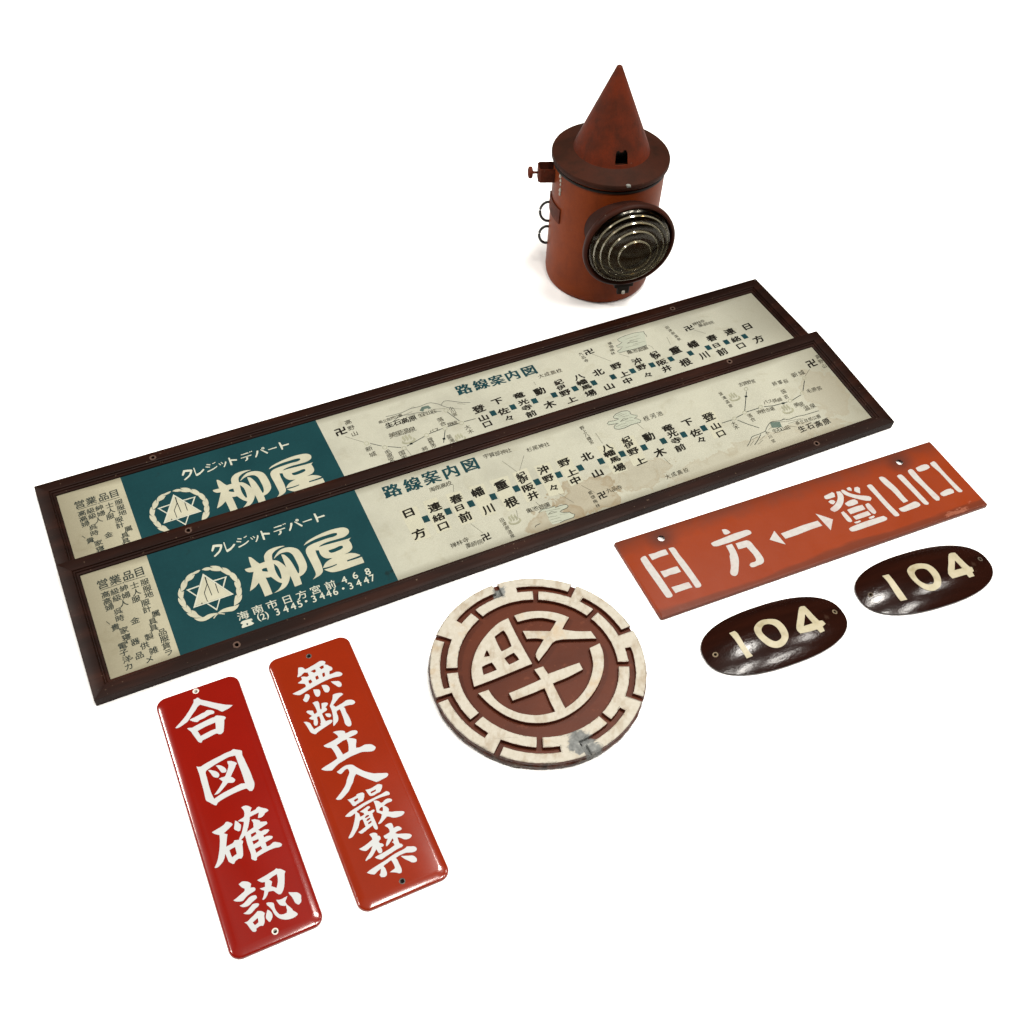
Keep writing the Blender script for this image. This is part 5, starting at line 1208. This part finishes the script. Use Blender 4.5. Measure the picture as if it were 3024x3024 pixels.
from_bm('reflector', place(lathe([(RB*.905, -.0068), (RB*.745, -.0098), (RB*.70, -.016), (RB*.45, -.023), (0, -.0262)], 64), Ml), plain('sooty_reflector', (.070, .046, .029), .9, .0, .0), root, smooth=True)
ro_ = RB*.905
STEPS = ((0, .385, .0262, .0240), (.385, .585, .0212, .0186), (.585, .755, .0160, .0132), (.755, .885, .0108, .0082), (.885, 1.0, .0062, .0010))
front, risers = [], []
for q, (t0, t1, za, zb) in enumerate(STEPS):
    for k in range(9):
        s = k/8; t = t0+(t1-t0)*s
        if q: t = t+.016*(1-s)
        front.append((ro_*t, za+(zb-za)*s**1.5))
    if q: risers.append((front[-10], front[-9]))
lens = front + [(ro_, -.003), (0, -.003)]
lens_o = from_bm('lens', place(lathe(lens, 128), Ml), mat_lens(), root, angle=.35)
M_RIDGE = mat_ridge()
for (r0, z0_), (r1, z1_) in risers:                                   # risers between the lens zones, pale colour imitating light refracted there
    from_bm('lens_step', place(lathe([(r0+.0001, z0_+.0001), (r1+.0002, z1_-.0001), (r1-.0006, z1_-.0006), (r0-.0008, z0_-.0006)], 128, True), Ml), M_RIDGE, lens_o, angle=.6)
# hinge bolt and clamp below the lens
Mb = Matrix.Rotation(-1.25, 4, 'Z')
bm = bmesh.new(); box(bm, R-.002, R+.029, -.0045, .0065, .0455, .0530, Mb); box(bm, R+.021, R+.031, -.013, .014, .0520, .0585, Mb); box(bm, R+.0265, R+.0320, -.0085, .0085, .0420, .0535, Mb); from_bm('hinge_clamp', bevel_all(bm, .0010, 1), M_LDARK, root)
bm = bmesh.new(); box(bm, R+.0322, R+.0348, -.0030, .0012, .0440, .0490, Mb); from_bm('hinge_bolt', bevel_all(bm, .0006, 1), M_STEEL, root)
# side socket with thumbscrew
AB = math.radians(-172); MB_ = Matrix.Rotation(AB, 4, 'Z')
bm = bmesh.new()
bw, bl, bt = .0100, .0215, .0012
pl = [(R-.002, -bw), (R+bl-.003, -bw), (R+bl, -bw+.003), (R+bl, bw-.003), (R+bl-.003, bw), (R-.002, bw)]
pin = [(R-.002, -bw+bt), (R+bl-.0035, -bw+bt), (R+bl-bt, -bw+.0035), (R+bl-bt, bw-.0035), (R+bl-.0035, bw-bt), (R-.002, bw-bt)]
Z0, Z1 = .1560, .1755
a = [[bm.verts.new(MB_ @ Vector((x, y, z))) for x, y in p_] for p_ in (pl, pin) for z in (Z0, Z1)]
ol, oh, il, ih = a
for i in range(5):
    bm.faces.new((ol[i], ol[i+1], oh[i+1], oh[i])); bm.faces.new((il[i], ih[i], ih[i+1], il[i+1])); bm.faces.new((oh[i], oh[i+1], ih[i+1], ih[i])); bm.faces.new((ol[i], il[i], il[i+1], ol[i+1]))
for i in (0, 5): bm.faces.new((ol[i], oh[i], ih[i], il[i]))
sock = from_bm('side_socket', bm, M_CAP, root)
def radial(bm_, z): return place(bm_, MB_ @ Matrix.Translation((0, 0, z)) @ Matrix.Rotation(PI/2, 4, 'Y'))
bm = lathe([(0, R+bl+.0002), (.0016, R+bl+.0002), (.0018, R+bl+.0065), (.0045, R+bl+.0068), (.0074, R+bl+.0078), (.0080, R+bl+.0095), (.0076, R+bl+.0122), (.0045, R+bl+.0134), (0, R+bl+.0136)], 24)
from_bm('thumbscrew', radial(bm, .1655), M_CAP, sock, angle=.6)
# dab of solder beside the socket
bm = bmesh.new()
for k, (aa, zz, rr) in enumerate(((-2.62, .178, .0022), (-2.60, .172, .0018), (-2.595, .166, .0014), (-2.59, .158, .0022), (-2.59, .152, .0018))):
    bmesh.ops.create_uvsphere(bm, u_segments=10, v_segments=6, radius=rr, matrix=Matrix.Translation(((R)*math.cos(aa), (R)*math.sin(aa), zz)) @ Matrix.Diagonal((1, 1, 1.5, 1)))
from_bm('solder_run', bm, M_STEEL, root, smooth=True)
bm = bmesh.new(); bmesh.ops.create_uvsphere(bm, u_segments=12, v_segments=8, radius=.0036, matrix=Matrix.Translation((.0782*math.cos(-1.285), .0782*math.sin(-1.285), .1945)) @ Matrix.Diagonal((1, .6, .75, 1)))
for v in bm.verts: v.co += Vector((random.uniform(-1, 1), random.uniform(-1, 1), random.uniform(-1, 1)))*.0004
from_bm('paint_chip', bm, plain('bare_lead', (.15, .15, .135), .7), root, smooth=True)
# strap plate and two wire loops on the left side
def curved_plate(a0, a1, z0, z1, r, th_):
    b2 = bmesh.new(); n = 14; g_ = []
    for i in range(n+1):
        aa = a0+(a1-a0)*i/n
        g_.append([b2.verts.new((rr*math.cos(aa), rr*math.sin(aa), zz)) for rr, zz in ((r, z0), (r+th_, z0), (r+th_, z1), (r, z1))])
    for p_, q_ in zip(g_, g_[1:]):
        for k in range(4): b2.faces.new((p_[k], p_[(k+1) % 4], q_[(k+1) % 4], q_[k]))
    b2.faces.new(g_[0][::-1]); b2.faces.new(g_[-1]); return b2
from_bm('strap_plate', curved_plate(-3.15, -2.52, .108, .130, R-.0004, .0022), M_CAP, root, angle=.5)
for zc, az_, rr in ((.0985, math.radians(-178), .0155), (.062, math.radians(-176), .0140)):
    P_ = [Vector(((R+.002+rr*.75*math.cos(t)) * math.cos(az_), (R+.002+rr*.75*math.cos(t)) * math.sin(az_), zc+rr*math.sin(t))) for t in [PI*2*k/28 for k in range(28)]]
    from_bm('wire_loop', tube(P_, .0019, 8, True), M_WIRE, root, smooth=True)

# ------------------------------------------------------------------ no stray scratch data
for ob in list(C.objects):
    if ob.name.startswith(('tmp', 'cut')): bpy.data.objects.remove(ob)
print('objects', len(C.objects))
